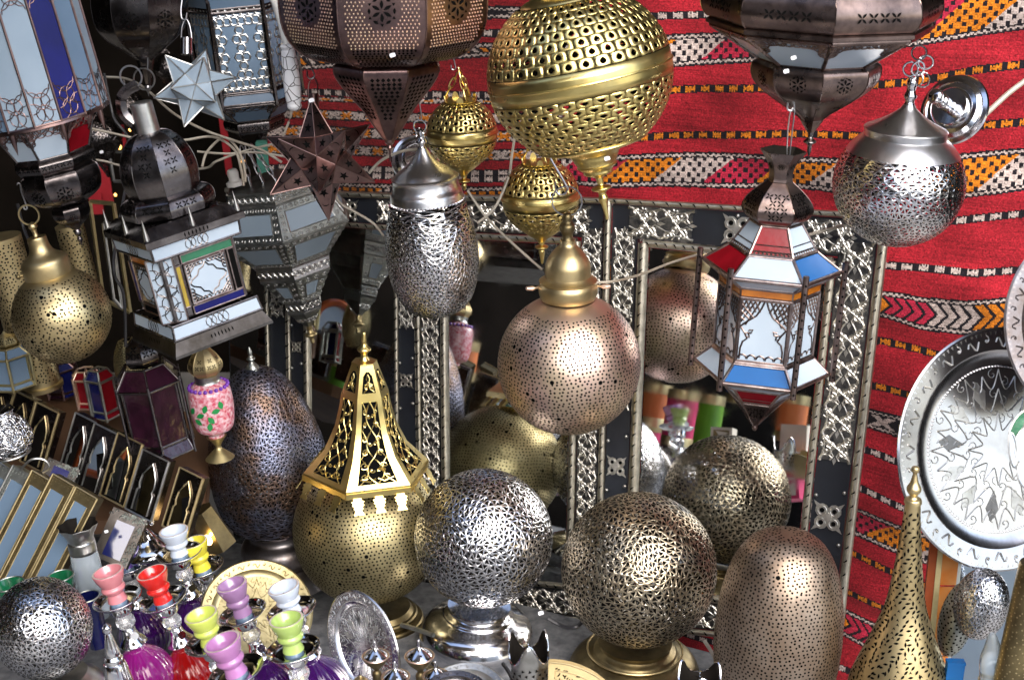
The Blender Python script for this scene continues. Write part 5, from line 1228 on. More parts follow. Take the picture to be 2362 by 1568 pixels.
T = Thing('glass_jar', 'clear glass jar with brass collar at lower right corner', 'jar', 2290, 1540, 2.5, roll=8); mb = MB(); mb.lathe(sprof([(24, -70), (30, -40), (30, 20), (18, 60), (8, 90), (.4, 92)], 4), 28); T.part('glass', mb, 'smoke_glass'); mb = MB(); mb.ring((0, 0, -30), 31, 4, (0, 0, 1)); T.part('collar', mb, 'brass_satin')
# ================================================================ water pipes
def hookah(label, rx, ry, bx, by, wpx, glaze, vase, D=None, low=True):
    D = D or min(2.95, 192/wpx); ang = math.degrees(math.atan2(bx-rx, by-ry))
    T = Thing('water_pipe', label, 'water pipe', bx, by, D, roll=ang, group='water pipes'); k = T.k; h = math.hypot(bx-rx, by-ry)*k*.98; r = wpx/2
    mb = MB()
    pr = sprof([(r*.60, 2), (r*.62, h*.04), (r*.54, h*.20), (r*.50, h*.28), (r*.62, h*.33), (r*.76, h*.43), (r*.74, h*.50), (r*.66, h*.56), (r*.74, h*.62), (r*.90, h*.80), (r*.98, h*.94)], 4)
    mb.lathe(pr+[(r*.99, h*.97), (r*1.0, h*1.0), (r*.97, h*1.02)], 40)
    while len(mb.f[-1]) > 4: mb.f.pop(); mb.m.pop()
    mb.shell([(r*.97, h*1.02), (r*.86, h*1.02)], 40, 1)
    inn = sprof([(r*.86, h*1.02), (r*.78, h*.93), (r*.62, h*.80), (r*.34, h*.70), (.3, h*.68)], 4); mb.shell(list(inn), 40, 0)
    for q in range(5):
        a = 2*PI*q/5; rr = r*.30; mb.lathe([(r*.055, h*.712), (.2, h*.714)], 8, 2, c=(rr*math.sin(a), -rr*math.cos(a)))
    T.part('bowl', mb, [glaze, 'glaze_rim', 'hole'], sharp=50)
    mb = MB(); mb.lathe([(r*.54, -6), (r*.55, 0), (r*.58, 5), (r*.57, 6)], 28); T.part('seal', mb, 'frosted_cool')
    mb = MB(); mb.lathe(sprof([(r*.4, -9), (r*.9, -8), (r*1.2, -6), (r*1.42, 0), (r*1.55, 5), (r*1.56, 7), (r*1.50, 7), (r*1.38, 3), (r*1.1, -3), (r*.5, -4)], 3), 56); T.part('ash_plate', mb, 'chrome')
    if not low: return T
    mb = MB(); mb.lathe(sprof([(r*.5, -r*.95), (r*.62, -r*.9), (r*.7, -r*.7), (r*.68, -8), (r*.4, -7)], 3), 28); T.part('cup', mb, 'chrome')
    mb = MB(); rr = r*.62; c = -r*1.5
    mb.lathe([(max(.2, rr*math.sin(PI*i/7)), c-rr*math.cos(PI*i/7)) for i in range(8)], 11); T.part('crystal', mb, 'crystal', sharp=1)
    mb = MB(); z0 = -r*2.05
    mb.lathe(sprof([(r*.3, z0+4), (r*.42, z0), (r*.46, z0-r*.25), (r*.6, z0-r*.6), (r*.85, z0-r*.95), (r*.88, z0-r*1.1), (r*.6, z0-r*1.12)], 3), 32); T.part('bell', mb, 'chrome')
    mb = MB(); mb.tube([(r*.3, -r*.3, z0-r*.35), (r*.42, -r*.62, z0-r*.3)], [r*.2, r*.26], 0, 14); mb.lathe([(.1, 0)], 3) if 0 else None; T.part('hose_port', mb, 'chrome')
    mb = MB(); z1 = z0-r*1.1
    mb.lathe(sprof([(r*.64, z1+3), (r*.66, z1-r*.3), (r*.8, z1-r*.5), (r*1.5, z1-r*1.2), (r*1.9, z1-r*2.2), (r*1.7, z1-r*3.2), (r*1.3, z1-r*3.8)], 4), 96, lobes=24, lamp=.035); T.part('vase', mb, vase)
    return T
hookah('water pipe with plain violet bowl, farthest back on the left', 283, 1250, 292, 1306, 64, 'glaze_purple', 'vase_violet')
hookah('water pipe with pale blue-white bowl behind the yellow one', 405, 1223, 414, 1278, 68, 'glaze_pale', 'vase_violet')
hookah('water pipe with bright yellow bowl at the back', 451, 1250, 467, 1312, 67, 'glaze_yellow', 'vase_green')
hookah('water pipe with rose pink bowl and purple glass vase', 256, 1318, 272, 1384, 74, 'glaze_pink', 'vase_purple')
hookah('water pipe with red bowl and red glass vase', 357, 1320, 377, 1385, 73, 'glaze_red', 'vase_red')
hookah('water pipe with lilac bowl in front of the brass tray', 540, 1347, 561, 1416, 73, 'glaze_lilac', 'vase_violet')
hookah('water pipe with lime yellow bowl left of the front magenta one', 470, 1417, 487, 1482, 79, 'glaze_lime', 'vase_red')
hookah('water pipe with magenta bowl with chipped rim, nearest the bottom edge', 520, 1480, 546, 1552, 88, 'glaze_magenta', 'vase_violet', 2.3)
hookah('water pipe with white bowl behind the green one', 658, 1353, 674, 1410, 75, 'glaze_pale', 'vase_violet')
hookah('water pipe with apple green bowl, rightmost in front', 665, 1428, 677, 1499, 81, 'glaze_green', 'vase_violet')
# silver teapot-like finials and vessels among them
T = Thing('silver_flask', 'slender silver cone-topped flask standing below the pink water pipe', 'flask', 262, 1520, 2.45, roll=6)
mb = MB(); mb.lathe(sprof(T.pr([(42, 1640), (34, 1570), (26, 1530), (22, 1526), (22, 1516), (17, 1510), (17, 1500), (8, 1466), (6, 1460), (10, 1456), (9, 1450), (10, 1446), (.3, 1438)]), 3), 28); T.part('body', mb, 'silver')
T = Thing('sugar_bowl', 'shiny silver lidded bowl with ball knob behind the violet and white bowls', 'lidded bowl', 335, 1232, 2.95, roll=10)
mb = MB(); mb.lathe(sprof(T.pr([(40, 1290), (62, 1270), (58, 1258), (30, 1240), (16, 1224), (5, 1214), (7, 1206), (4, 1200), (7, 1194), (.3, 1188)]), 3), 36); T.part('lid', mb, 'chrome')
mb = MB(); mb.ball((24, -8, T.z(1205)), 7); T.part('knob', mb, 'chrome')
T = Thing('glass_vase', 'clear glass vase with scalloped silver rim left of the violet bowl', 'vase', 205, 1330, 2.7, roll=6)
mb = MB(); mb.lathe(sprof(T.pr([(30, 1420), (34, 1370), (33, 1300), (30, 1268)]), 4), 32); T.part('glass', mb, 'smoke_glass')
mb = MB(); pr = T.pr([(31, 1272), (31, 1250), (29, 1244), (36, 1226), (44, 1212)]); mb.shell(sprof(pr, 3), 48, 0)
mb.v = [(x*(1+.06*math.cos(8*math.atan2(x, -y))*(1 if z_ > T.z(1230) else 0)), y*(1+.06*math.cos(8*math.atan2(x, -y))*(1 if z_ > T.z(1230) else 0)), z_) for x, y, z_ in mb.v]
T.part('rim', mb, 'silver_dull', solid=.0012)
T = Thing('open_lamp', 'small glass candle lamp glowing with a warm bulb behind the yellow bowl', 'candle lamp', 490, 1225, 3.0, roll=25, group=None)
mb = MB(); mb.lathe(T.pr([(42, 1262), (40, 1250), (34, 1200), (30, 1170)]), 6, 0, .2); T.part('shade', mb, 'brass_dark', sharp=20)
mb = MB(); mb.ball((-8, -44, T.z(1222)), 9, 0, 12, 8, 1.5); mb.ball((4, -42, T.z(1214)), 4); T.part('flame', mb, 'lamp_glow')
# dark blue and green glass cups at left
for i, (x, y, w_, h_, g, lb) in enumerate([(138, 1328, 32, 30, 'green_glass', 'dark green glass cup beside the silver ball in the lower left'), (20, 1346, 36, 26, 'green_glass', 'dark green glass cup at the left edge behind the silver ball'), (200, 1375, 30, 130, 'navy_glass', 'dark navy glass tumbler left of the pink bowl')]):
    T = Thing('glass_cup', lb, 'cup', x, y, 2.62, roll=8, group='dark glass cups'); mb = MB(); mb.shell([(w_*.75, -h_), (w_, 0), (w_*.94, 0), (w_*.7, -h_*.9), (.3, -h_*.9)], 32); T.part('glass', mb, g); mb = MB(); mb.ring((0, 0, 0), w_*.97, 1.6, (0, 0, 1)); T.part('rim', mb, 'pewter')
# ================================================================ small things along the bottom
def burner(label, x, y, D, R):
    T = Thing('incense_burner', label, 'incense burner', x, y, D, roll=2, group='small silver incense burners')
    mb = MB(); mb.lathe(sprof([(R*.3, -R*2.4), (R*.35, -R*1.5), (R*.2, -R*1.2), (R*.3, -R*1.0), (R*.75, -R*.5), (R*1.0, -R*.05), (R*1.02, 0), (R*.9, R*.03)], 3), 32); T.part('cup', mb, 'brass_dark')
    pr = sprof([(R*.92, 0), (R*.82, R*.12), (R*.5, R*.38), (R*.22, R*.6), (R*.1, R*.8), (R*.1, R*1.2), (.3, R*1.3)], 4); f = rev(pr); mb = MB(); mb.lathe(pr, 32)
    for q in range(5): decal(mb, f, 2*PI*q/5+.25, .28, starp(R*.14, .2), 1, .4)
    T.part('lid', mb, ['silver', 'hole'])
    mb = MB(); mb.ring((0, 0, 1), R*.98, R*.06, (0, 0, 1)); T.part('rim', mb, 'rose_brass')
burner('silver domed incense burner over the oval platter, left of the pair behind', 866, 1512, 2.5, 31)
burner('silver domed incense burner right of the oval platter', 967, 1512, 2.52, 34)
burner('silver domed incense burner in front, at the bottom edge between the pair', 912, 1560, 2.42, 33)
burner('silver domed incense burner behind the pierced dark dish', 1005, 1558, 2.5, 31)
T = Thing('brass_ball', 'small round brass ball at the bottom edge on the oval platter', 'ball', 832, 1580, 2.42); mb = MB(); mb.ball((0, 0, 0), 22, 0, 24, 14); mb.ball((0, 0, 24), 4); T.part('ball', mb, 'brass_satin')
def holder(label, x, y, D, R, H, roll):
    T = Thing('candle_holder', label, 'candle holder', x, y, D, roll=roll, group='wavy rimmed silver candle holders')
    n = 48; vs = []; fs = []; pr = [0, .2, .4, .6, .8, 1]
    mb = MB()
    def top(a): return H*(1+.30*math.cos(3*a)**1+ .06*math.cos(6*a))
    for i, q in enumerate(pr):
        for k in range(n): a = 2*PI*k/n; fl = 1+.10*max(0, q-.7)/.3; vs.append((R*fl*math.sin(a), -R*fl*math.cos(a), top(a)*q))
    for i in range(5):
        for k in range(n): fs.append((i*n+k, i*n+(k+1) % n, (i+1)*n+(k+1) % n, (i+1)*n+k))
    mb.add(vs, fs); f = lambda a, t: Vector((R*math.sin(a), -R*math.cos(a), H*t)); rnd = random.Random(4)
    for r_ in range(5):
        for k in range(16): decal(mb, f, 2*PI*(k+.5*(r_ % 2))/16, .12+.13*r_, [(4.5*math.cos(w_+r_), 4.5*math.sin(w_+r_)) for w_ in (0, 2.1, 4.2)], 1, 1.2)
    T.part('cup', mb, ['silver_dull', 'hole'], solid=.0012)
    mb = MB(); mb.tube([((R*1.1)*math.sin(2*PI*k/n), -(R*1.1)*math.cos(2*PI*k/n), top(2*PI*k/n)) for k in range(n)], 2, 0, 5, True); T.part('rolled_rim', mb, 'silver')
    mb = MB(); chain(mb, (0, 6, H*1.1), (0, 6, 10), 6, .9); T.part('chain', mb, 'silver')
holder('silver cut-work candle holder with wavy rim in front of the silver lamp foot', 1223, 1580, 2.4, 41, 96, 3)
holder('silver candle holder with wavy rim at the bottom edge below the bronze egg', 1606, 1620, 2.35, 44, 70, -4)
T = Thing('napkin_holder', 'quarter-round cut brass napkin holder at the bottom edge centre', 'napkin holder', 1345, 1570, 2.35, face=True)
pts = [Vector((-82, 0, -60)), Vector((-80, 0, 38)), Vector((-76, 0, 42))]+[Vector((-76+180*math.sin(t), 0, -118+160*math.cos(t))) for t in [.05+i*.12 for i in range(11)]]
mb = MB(); mb.slab([p+Vector((0, 0, 0)) for p in pts]+[Vector((90, 0, -60))], (0, 1, 0), 3)
rnd = random.Random(2)
for i in range(90):
    x = rnd.uniform(-68, 70); y = rnd.uniform(-40, 30)
    if math.hypot(x+76, y+118) < 148: mb.slab([Vector((x+u, -.6, y+v)) for u, v in leaf(8, 3.4, rnd.uniform(0, 3))], (0, 1, 0), .4, 1)
mb.tube([Vector((-66, -1, -60)), Vector((-64, -1, 26))]+[Vector((-76+163*math.sin(t), -1, -118+143*math.cos(t))) for t in [.09+i*.12 for i in range(9)]], 1.5, 0, 5)
mb.tube([Vector((-78+182*math.sin(t), -1, -118+161*math.cos(t))) for t in [.02+i*.12 for i in range(11)]], 2, 0, 5)
mb.slab([Vector((-25, -2, -60)), Vector((-25, -2, -8)), Vector((40, -2, -22)), Vector((55, -2, -60))], (0, 1, 0), 1, 0)
T.part('front_plate', mb, ['brass_satin', 'hole'], sharp=30)
mb = MB(); mb.box((0, 22, -50), (150, 40, 10)); T.part('base', mb, 'brass_satin', sharp=20)
mb = MB(); mb.slab([p+Vector((0, 44, 0)) for p in pts]+[Vector((90, 44, -60))], (0, 1, 0), 3); T.part('rear_plate', mb, 'brass_satin', sharp=30)
# ================================================================ left shelf and what stands on it
def shelf():
    mb = MB(); q = [P(-60, 905, 3.2), P(430, 1035, 3.12), P(560, 1190, 2.95), P(-60, 1480, 2.85)]
    mb.slab([P(-80, 870, 3.35), P(500, 960, 3.35), P(478, 1130, 3.12), P(470, 1200, 3.05), P(-80, 1200, 3.05)], (0, 0, -1), .03); return mb.build('shelf', 'wood', None, 1, 20)
single(shelf(), 'brown wooden shelf under the small lanterns at left', 'shelf')
def slabbox(T, w, h, d): mb = MB(); mb.box((w/2, d/2, -h/2), (w, d, h)); return mb
# arched mirror lanterns in a row
for i, (x, y, D, w_, h_, ed, lb) in enumerate([(418, 1080, 2.86, 58, 130, 'brass_satin', 'brass-edged with the nearest greenish arch, rightmost of its row'), (333, 1038, 2.9, 66, 132, 'silver_dull', 'silver-edged, second from the right of its row'), (276, 1000, 2.94, 62, 138, 'brass_satin', 'brass-edged, reflecting a white card, third from the right'), (222, 978, 2.98, 58, 140, 'silver_dull', 'silver-edged with a faint arch, fourth from the right'), (178, 954, 3.02, 54, 140, 'silver_dull', 'silver-edged with a round shine, fourth from left of its row'), (88, 930, 3.05, 58, 130, 'brass_satin', 'brass-edged with a bright thin arch, third from the left'), (40, 905, 3.1, 52, 120, 'brass_dark', 'dark brass-edged, second from the left of its row'), (-10, 890, 3.14, 52, 120, 'brass_dark', 'dark brass-edged, leftmost of its row')]):
    T = Thing('mirror_lantern', 'small arched mirror box, '+lb, 'mirror box', x-4, y-3, D, roll=0, face=True, group='arched mirror boxes leaning in a row'); w_ *= 1.2; h_ *= 1.12
    rm = Matrix.Rotation(R_(-22), 4, 'Y').inverted(); rm = Matrix.Rotation(R_(22), 4, 'Y') @ Matrix.Rotation(R_(-24), 4, 'Z') @ Matrix.Rotation(R_(9), 4, 'X')
    T.o.matrix_world = T.mat @ rm
    mb = MB(); mb.box((w_/2, 14, -h_/2), (w_, 26, h_)); T.part('case', mb, 'iron', sharp=20)
    mb = MB()
    for p0, p1 in (((0, 0), (w_, 0)), ((w_, 0), (w_, -h_)), ((w_, -h_), (0, -h_)), ((0, -h_), (0, 0))): mb.tube([(p0[0], 0, p0[1]), (p1[0], 0, p1[1])], 2.2, 0, 6)
    mb.tube([(w_+.5, 2, 0), (w_+.5, 2, -h_)], 4, 0, 6); T.part('edge_trim', mb, ed)
    ar = [(w_*.22, -h_*.95), (w_*.22, -h_*.62), (w_*.28, -h_*.58), (w_*.24, -h_*.5), (w_*.27, -h_*.36), (w_*.38, -h_*.25), (w_*.52, -h_*.14), (w_*.66, -h_*.25), (w_*.77, -h_*.36), (w_*.8, -h_*.5), (w_*.76, -h_*.58), (w_*.82, -h_*.62), (w_*.82, -h_*.95)]
    mb = MB(); mb.slab([(a, -1.2, b) for a, b in ar], (0, 1, 0), .8); T.part('arched_mirror', mb, 'mirror', sharp=0)
    mb = MB(); mb.tube([(a, -1.6, b) for a, b in ar], 2.2, 0, 6); T.part('arch_trim', mb, ed)
# frosted strip boxes
for i, (x, y, D, w_, h_, fr, lb) in enumerate([(-8, 1062, 2.86, 56, 300, 'pewter', 'leftmost of its row, in the back'), (30, 1072, 2.82, 60, 300, 'pewter', 'second from the left, pewter framed'), (74, 1084, 2.78, 58, 310, 'brass_dark', 'third from the left, brass framed'), (122, 1092, 2.74, 62, 320, 'brass_dark', 'fourth from the left, brass framed'), (176, 1122, 2.70, 60, 300, 'brass_dark', 'right end of its row, behind the glass vase')]):
    T = Thing('panel_lantern', 'flat leaning lantern with long blue-grey pane, '+lb, 'lantern', x, y, D, face=True, group='long pane lanterns leaning in a row')
    T.o.matrix_world = T.mat @ (Matrix.Rotation(R_(27), 4, 'Y') @ Matrix.Rotation(R_(-14), 4, 'Z'))
    mb = MB(); mb.box((w_/2, 18, -h_/2), (w_, 32, h_)); 
    for k in range(int(h_/9)):
        for xx in (6, w_-6): mb.ball((xx, 1, -5-k*9), 2.4, 1, 5, 3)
    for k in range(int(w_/9)):
        for zz in (-5, -12): mb.ball((5+k*9, 1, zz), 2.4, 1, 5, 3)
    T.part('case', mb, [fr, 'pewter' if fr == 'pewter' else 'brass_dark'], sharp=30)
    mb = MB(); mb.box((w_/2, 1, -h_*.53), (w_-26, 3.5, h_*.86)); T.part('pane', mb, 'frosted_cool', sharp=0)
    mb = MB()
    for xx in (12, w_-12): mb.tube([(xx, -1, -h_*.10), (xx, -1, -h_*.96)], 1.5)
    mb.tube([(w_, 0, 0), (w_, 0, -h_)], 2.5); mb.tube([(0, 0, 0), (0, 0, -h_)], 2.5); mb.tube([(0, 0, 0), (w_, 0, 0)], 2); T.part('edge_trim', mb, 'silver_dull' if fr == 'pewter' else 'brass_satin')
# embossed corner boxes between the rows
for x, y, w_, h_, D, lb in [(112, 1054, 78, 60, 2.92, 'embossed pewter box corner with blue lid between the two leaning rows'), (262, 1168, 84, 120, 2.78, 'embossed pewter box with dark glass lying right of the long panes')]:
    T = Thing('trinket_box', lb, 'box', x, y, D, face=True, group='embossed trinket boxes'); T.o.matrix_world = T.mat @ (Matrix.Rotation(R_(22), 4, 'Y') @ Matrix.Rotation(R_(-12), 4, 'X'))
    mb = MB(); mb.box((w_/2, 14, -h_/2), (w_, 26, h_)); rnd = random.Random(3)
    for k in range(60):
        u = rnd.random(); a = rnd.uniform(3, 17)
        px, pz = (u*w_, -a) if k % 2 else (a if k % 4 == 1 else w_-a*.8, -u*h_)
        mb.tube([(px+4*math.cos(t), .6, pz+4*math.sin(t)) for t in [j*.8 for j in range(6)]], 1, 1, 4, ref=(0, 1, 0))
    T.part('case', mb, ['iron_black', 'pewter'], sharp=30); mb = MB(); mb.box((w_/2, 0, -h_*.55), (w_-40, 2.5, h_*.7)); T.part('glass', mb, 'cobalt' if w_ == 78 else 'navy_glass', sharp=0)
# curled silver openwork ornament, far left
T = Thing('silver_basket', 'curled silver openwork basket at the left edge', 'basket', 14, 1000, 2.8, roll=10)
pr = sprof([(40, -50), (58, -20), (50, 20), (28, 46), (40, 62)], 6); T.part('shell', openwork(rev(pr), 9, .8, .4, .4, 1.5, 71, t0=.02, t1=.98), 'silver_work', sharp=20, solid=.001)
mb = MB(); mb.ring((0, 0, -50), 42, 3, (0, 0, 1)); mb.tube(smooth_curve([(20, -30, -80), (50, -30, -62), (78, -30, -68), (84, -30, -90), (60, -30, -100)], 4), 3); T.part('rim', mb, 'silver_dull')
# small lanterns on the shelf
def minilantern(label, x, y, D, R, H, n, glass, mt, roll=8, dome=True, yaw=.2, group='small lanterns on the shelf'):
    T = Thing('small_lantern', label, 'lantern', x, y, D, roll=roll, group=group); ph = yaw
    o = lantern_tier(T, n, R, H*.12, R, H*.58, ph, glass, mt, 3)
    lantern_tier(T, n, R*1.15, H*.02, R, H*.11, ph, glass, mt, 2.5); lantern_tier(T, n, R*1.2, H*.60, R*.72, H*.74, ph, glass, mt, 2.5)
    mb = MB()
    for k in range(n): c = corner(R*1.2, n, k, 0, ph); mb.tube([(c.x, c.y, H*.0), (c.x, c.y, H*.64)], 3, 0, 6)
    T.part('corner_post', mb, mt)
    if dome: facet_part(T, 'dome', [(R*.5, H*.74), (R*.62, H*.80), (R*.5, H*.90), (R*.15, H*.97), (1, H*1.02)], n, ph, mt, rows_leaf([.35, .5], R*.22, 2), 4)
    return T
minilantern('dark purple-glass six-sided lantern on the shelf left of the beaded lamp', 378, 1040, 2.98, 68, 292, 6, ['purple_glass'], 'iron', 8)
minilantern('tiny red and navy glass lantern on a pierced stand under the brass ball', 248, 962, 3.2, 28, 160, 4, ['red_glass', 'navy_glass'], 'pewter', 6, False)
minilantern('dark coppery lantern with blue and purple glass directly below the brass ball', 150, 910, 3.3, 34, 110, 6, ['navy_glass', 'purple_glass'], 'copper_dark', 6, False)
minilantern('pinkish copper footed lantern between two small ones on the shelf', 212, 935, 3.25, 28, 120, 6, ['purple_glass', 'red_glass'], 'rose_brass', 6, False)
minilantern('brass arched-pane lantern at the left edge beside the brass cylinder', 36, 888, 3.15, 46, 130, 6, ['frosted_cool'], 'brass_old', 6, True)
# brass cylinders
for x, y, D, R, H, lb in [(92, 880, 3.22, 46, 350, 'tall pierced brass cylinder lamp behind the golden ball, left of two'), (206, 700, 3.4, 32, 190, 'slimmer pierced brass cylinder lamp behind the golden ball, right of two')]:
    T = Thing('brass_cylinder', lb, 'lamp', x, y, D, roll=9, group='pierced brass cylinder lamps'); pr = [(R, 0), (R, H), (R-2, H+1), (R-3, H-8)]
    mb = MB(); mb.lathe([(R*1.1, -16), (R*1.12, -6), (R, -4)]+pr[:3], 40); f = rev([(R, 4), (R, H-4)]); dots(mb, f, 8.5, 2.2, 1, .01, .99, 9999, jit=.5, seed=3); T.part('shell', mb, ['brass_satin', 'hole'])
T = Thing('pierced_vase', 'dark gold pierced vase behind the purple lantern', 'vase', 308, 855, 3.15, roll=8); pr = sprof([(20, -70), (38, -30), (42, 10), (34, 50), (18, 80)], 5)
T.part('shell', openwork(rev(pr), 10, .85, .4, .3, .3, 81), 'brass_old', sharp=20, solid=.001)
# beaded pink lamps (one before, its mate farther back)
def beaded(label, x, y, D, s):
    T = Thing('beaded_lamp', label, 'lamp', x, y, D, roll=5, group='pink beaded lamps'); k = s
    mb = MB(); mb.lathe(sprof([(18*k, -64*k), (22*k, -52*k), (42*k, -40*k), (50*k, 0), (50*k, 40*k), (46*k, 58*k), (30*k, 74*k), (28*k, 78*k)], 4), 44); o = T.part('body', mb, 'bead_red')
    mb = MB()
    for q in range(22): a = 2*PI*q/22; mb.ball((44*k*math.sin(a), -44*k*math.cos(a), 64*k), 5*k, 0, 6, 4)
    T.part('bead_row', mb, 'bead_violet', o)
    mb = MB(); f = rev([(51*k, -30*k), (51*k, 50*k)])
    for da, t, an in ((-.35, .5, .3), (-.1, .7, 1.2), (.1, .35, 2.2), (-.5, .3, 2.6), (.35, .6, .2), (.0, .15, 1.4), (.6, .75, 1.8), (-.75, .62, .9)): decal(mb, f, da, t, leaf(22*k, 13*k, an), 0, 2.0)
    T.part('leaf_inlay', mb, 'leaf_green', o)
    mb = MB(); mb.lathe(sprof([(30*k, 74*k), (28*k, 80*k), (30*k, 92*k)], 3), 30); T.part('neck', mb, 'silver_dull')
    facet_part(T, 'onion_cap', [(28*k, 92*k), (38*k, 104*k), (38*k, 120*k), (26*k, 142*k), (10*k, 160*k), (3*k, 168*k), (.5, 176*k)], 8, .2, 'brass_satin', rows_leaf([.3, .45], 10*k, 2), 4, ridge=.8)
    mb = MB(); mb.lathe(sprof([(34*k, -118*k), (20*k, -104*k), (8*k, -92*k), (10*k, -80*k), (24*k, -62*k)], 4), 30); T.part('foot', mb, 'brass_old')
beaded('pink beaded lamp with green leaves and brass onion cap, left of the dark egg', 490, 948, 2.98, 1)
# ================================================================ dim depth of the shop, top left
for i, (x, y, D, r, lb) in enumerate([(300, 250, 4.2, 36, 'black beaded pendant deep in the shop left of the dome chimney'), (545, 250, 4.3, 40, 'dark pierced pendant deep in the shop behind the glass star'), (232, 320, 3.9, 50, 'black studded teardrop pendant below the drum lantern'), (390, 160, 4.1, 34, 'dark net-pierced pendant behind the glass star\'s left point'), (620, 330, 4.3, 30, 'dark pendant deep in the shop above the grey lantern')]):
    T = Thing('dark_pendant', lb, 'lantern', x, y, D, roll=8, group='dark pendants deep in the shop'); pr = sprof([(3, -r*1.9), (r*.4, -r*1.1), (r*.95, -r*.2), (r, r*.3), (r*.6, r*.9), (r*.2, r*1.2), (2, r*1.9)], 4)
    T.part('shell', openwork(rev(pr), 8, .8, .4, .3, .4, 90+i), 'iron', sharp=20, solid=.001)
rnd = random.Random(12)
for i, (x, y) in enumerate([(214, 432), (232, 448), (205, 418), (266, 450), (222, 300), (292, 262), (246, 440), (222, 395), (580, 545), (612, 392), (240, 405), (228, 385), (252, 432), (560, 372), (300, 300), (275, 340), (218, 460), (590, 420)]):
    mb = MB(); mb.ball((0, 0, 0), rnd.uniform(.004, .008), 0, 8, 6); o = mb.build('small_bulb', 'lamp_spark'); o.location = P(x, y, 4.5)
    single(o, 'tiny warm bulb glinting in the dark shop interior', 'bulb', 'tiny bulbs in the dark shop')
for i, (x, y, w_, h_, mt, lb) in enumerate([(235, 420, 40, 110, 'red_cloth', 'strip of red cloth hanging in the dark between the drum and domed lanterns'), (520, 330, 16, 150, 'red_cloth', 'thin red cloth hanging deep behind the white cables'), (286, 318, 8, 60, 'red_cloth', 'narrow red tassel deep behind the dome lantern'), (222, 470, 30, 50, 'red_cloth', 'small red cloth scrap above the brass cylinders')]):
    T = Thing('hanging_cloth', lb, 'cloth', x, y, 4.3, roll=4, group='red cloths in the shop'); mb = MB(); mb.box((0, 0, 0), (w_, 3, h_)); T.part('cloth', mb, mt, sharp=0)
T = Thing('green_post', 'flaking green wooden post behind the grey lantern chains', 'post', 612, 420, 3.75, roll=2); mb = MB(); mb.box((0, 0, 0), (26, 26, 190)); T.part('post', mb, 'green_paint', sharp=20)
def frame_thing(label, pts, D, wd, mt):
    T = Thing('empty_frame', label, 'frame', pts[0][0], pts[0][1], D, face=True, group='bare metal frames in the shop'); mb = MB(); L = [T.L(x, y) for x, y in pts]
    for i in range(len(L)): mb.tube([L[i], L[(i+1) % len(L)]], wd, 0, 4)
    T.part('frame', mb, mt, sharp=20)
frame_thing('thin silvery frame standing deep behind the dome lantern', [(250, 350), (300, 350), (306, 420), (262, 418)], 3.9, 4, 'silver_dull')
frame_thing('tall narrow brass frame standing between the brass ball and the domed lantern', [(207, 465), (262, 470), (300, 720), (238, 690)], 3.5, 5, 'brass_old')
frame_thing('tall narrow silvery frame just left of the domed lantern', [(238, 515), (256, 516), (282, 712), (262, 690)], 3.3, 4, 'silver_dull')
# coloured leather lamps across the aisle (seen in the mirrors)
def mirrored(x, y, depth):
    d = ray(x, y); V = CAM+d*depth; return V-MN*(2*(V-MP0).dot(MN))
for i, (x, y, dep, R, H, mt, lb) in enumerate([(1507, 935, 5.0, 36, 100, 'leather_orange', 'orange hide cylinder lampshade reflected in the right mirror under the rose ball'), (1568, 965, 4.8, 36, 130, 'leather_pink', 'pink hide cylinder lampshade reflected in the right mirror'), (1628, 985, 5.6, 34, 150, 'leather_green', 'green hide lampshade reflected in the right mirror'), (1826, 965, 5.2, 34, 110, 'leather_orange', 'orange hide lampshade reflected beside the coloured lantern tail'), (1480, 1020, 5.8, 40, 100, 'leather_pink', 'dark pink hide lampshade low in the right mirror'), (780, 900, 5.5, 26, 150, 'leather_green', 'green hide lampshade reflected in the left mirror'), (1075, 1150, 5.6, 60, 50, 'red_cloth', 'red hide lampshade low in the middle mirror'), (1060, 830, 5.6, 40, 90, 'leather_orange', 'orange hide lampshade reflected in the middle mirror'), (1700, 900, 6.2, 26, 60, 'blue_glass', 'blue hide lampshade far back in the right mirror')]):
    s = dep/F; o = bpy.data.objects.new('hide_lampshade', None); col.objects.link(o); o.location = mirrored(x, y, dep); o['label'] = lb; o['category'] = 'lampshade'; o['group'] = 'hide lampshades across the aisle'
    mb = MB(); mb.lathe([(R*.9, -H/2), (R, -H/2+2), (R, H/2-2), (R*.9, H/2)], 32); mb.build('shade', mt, o, s)
    mb = MB(); mb.lathe([(R+.6, H/2-22), (R+1.2, H/2-20), (R+1.2, H/2)], 32); mb.lathe([(R+1.2, -H/2), (R+1.2, -H/2+20), (R+.6, -H/2+22)], 32); mb.build('metal_band', 'brass_satin', o, s)
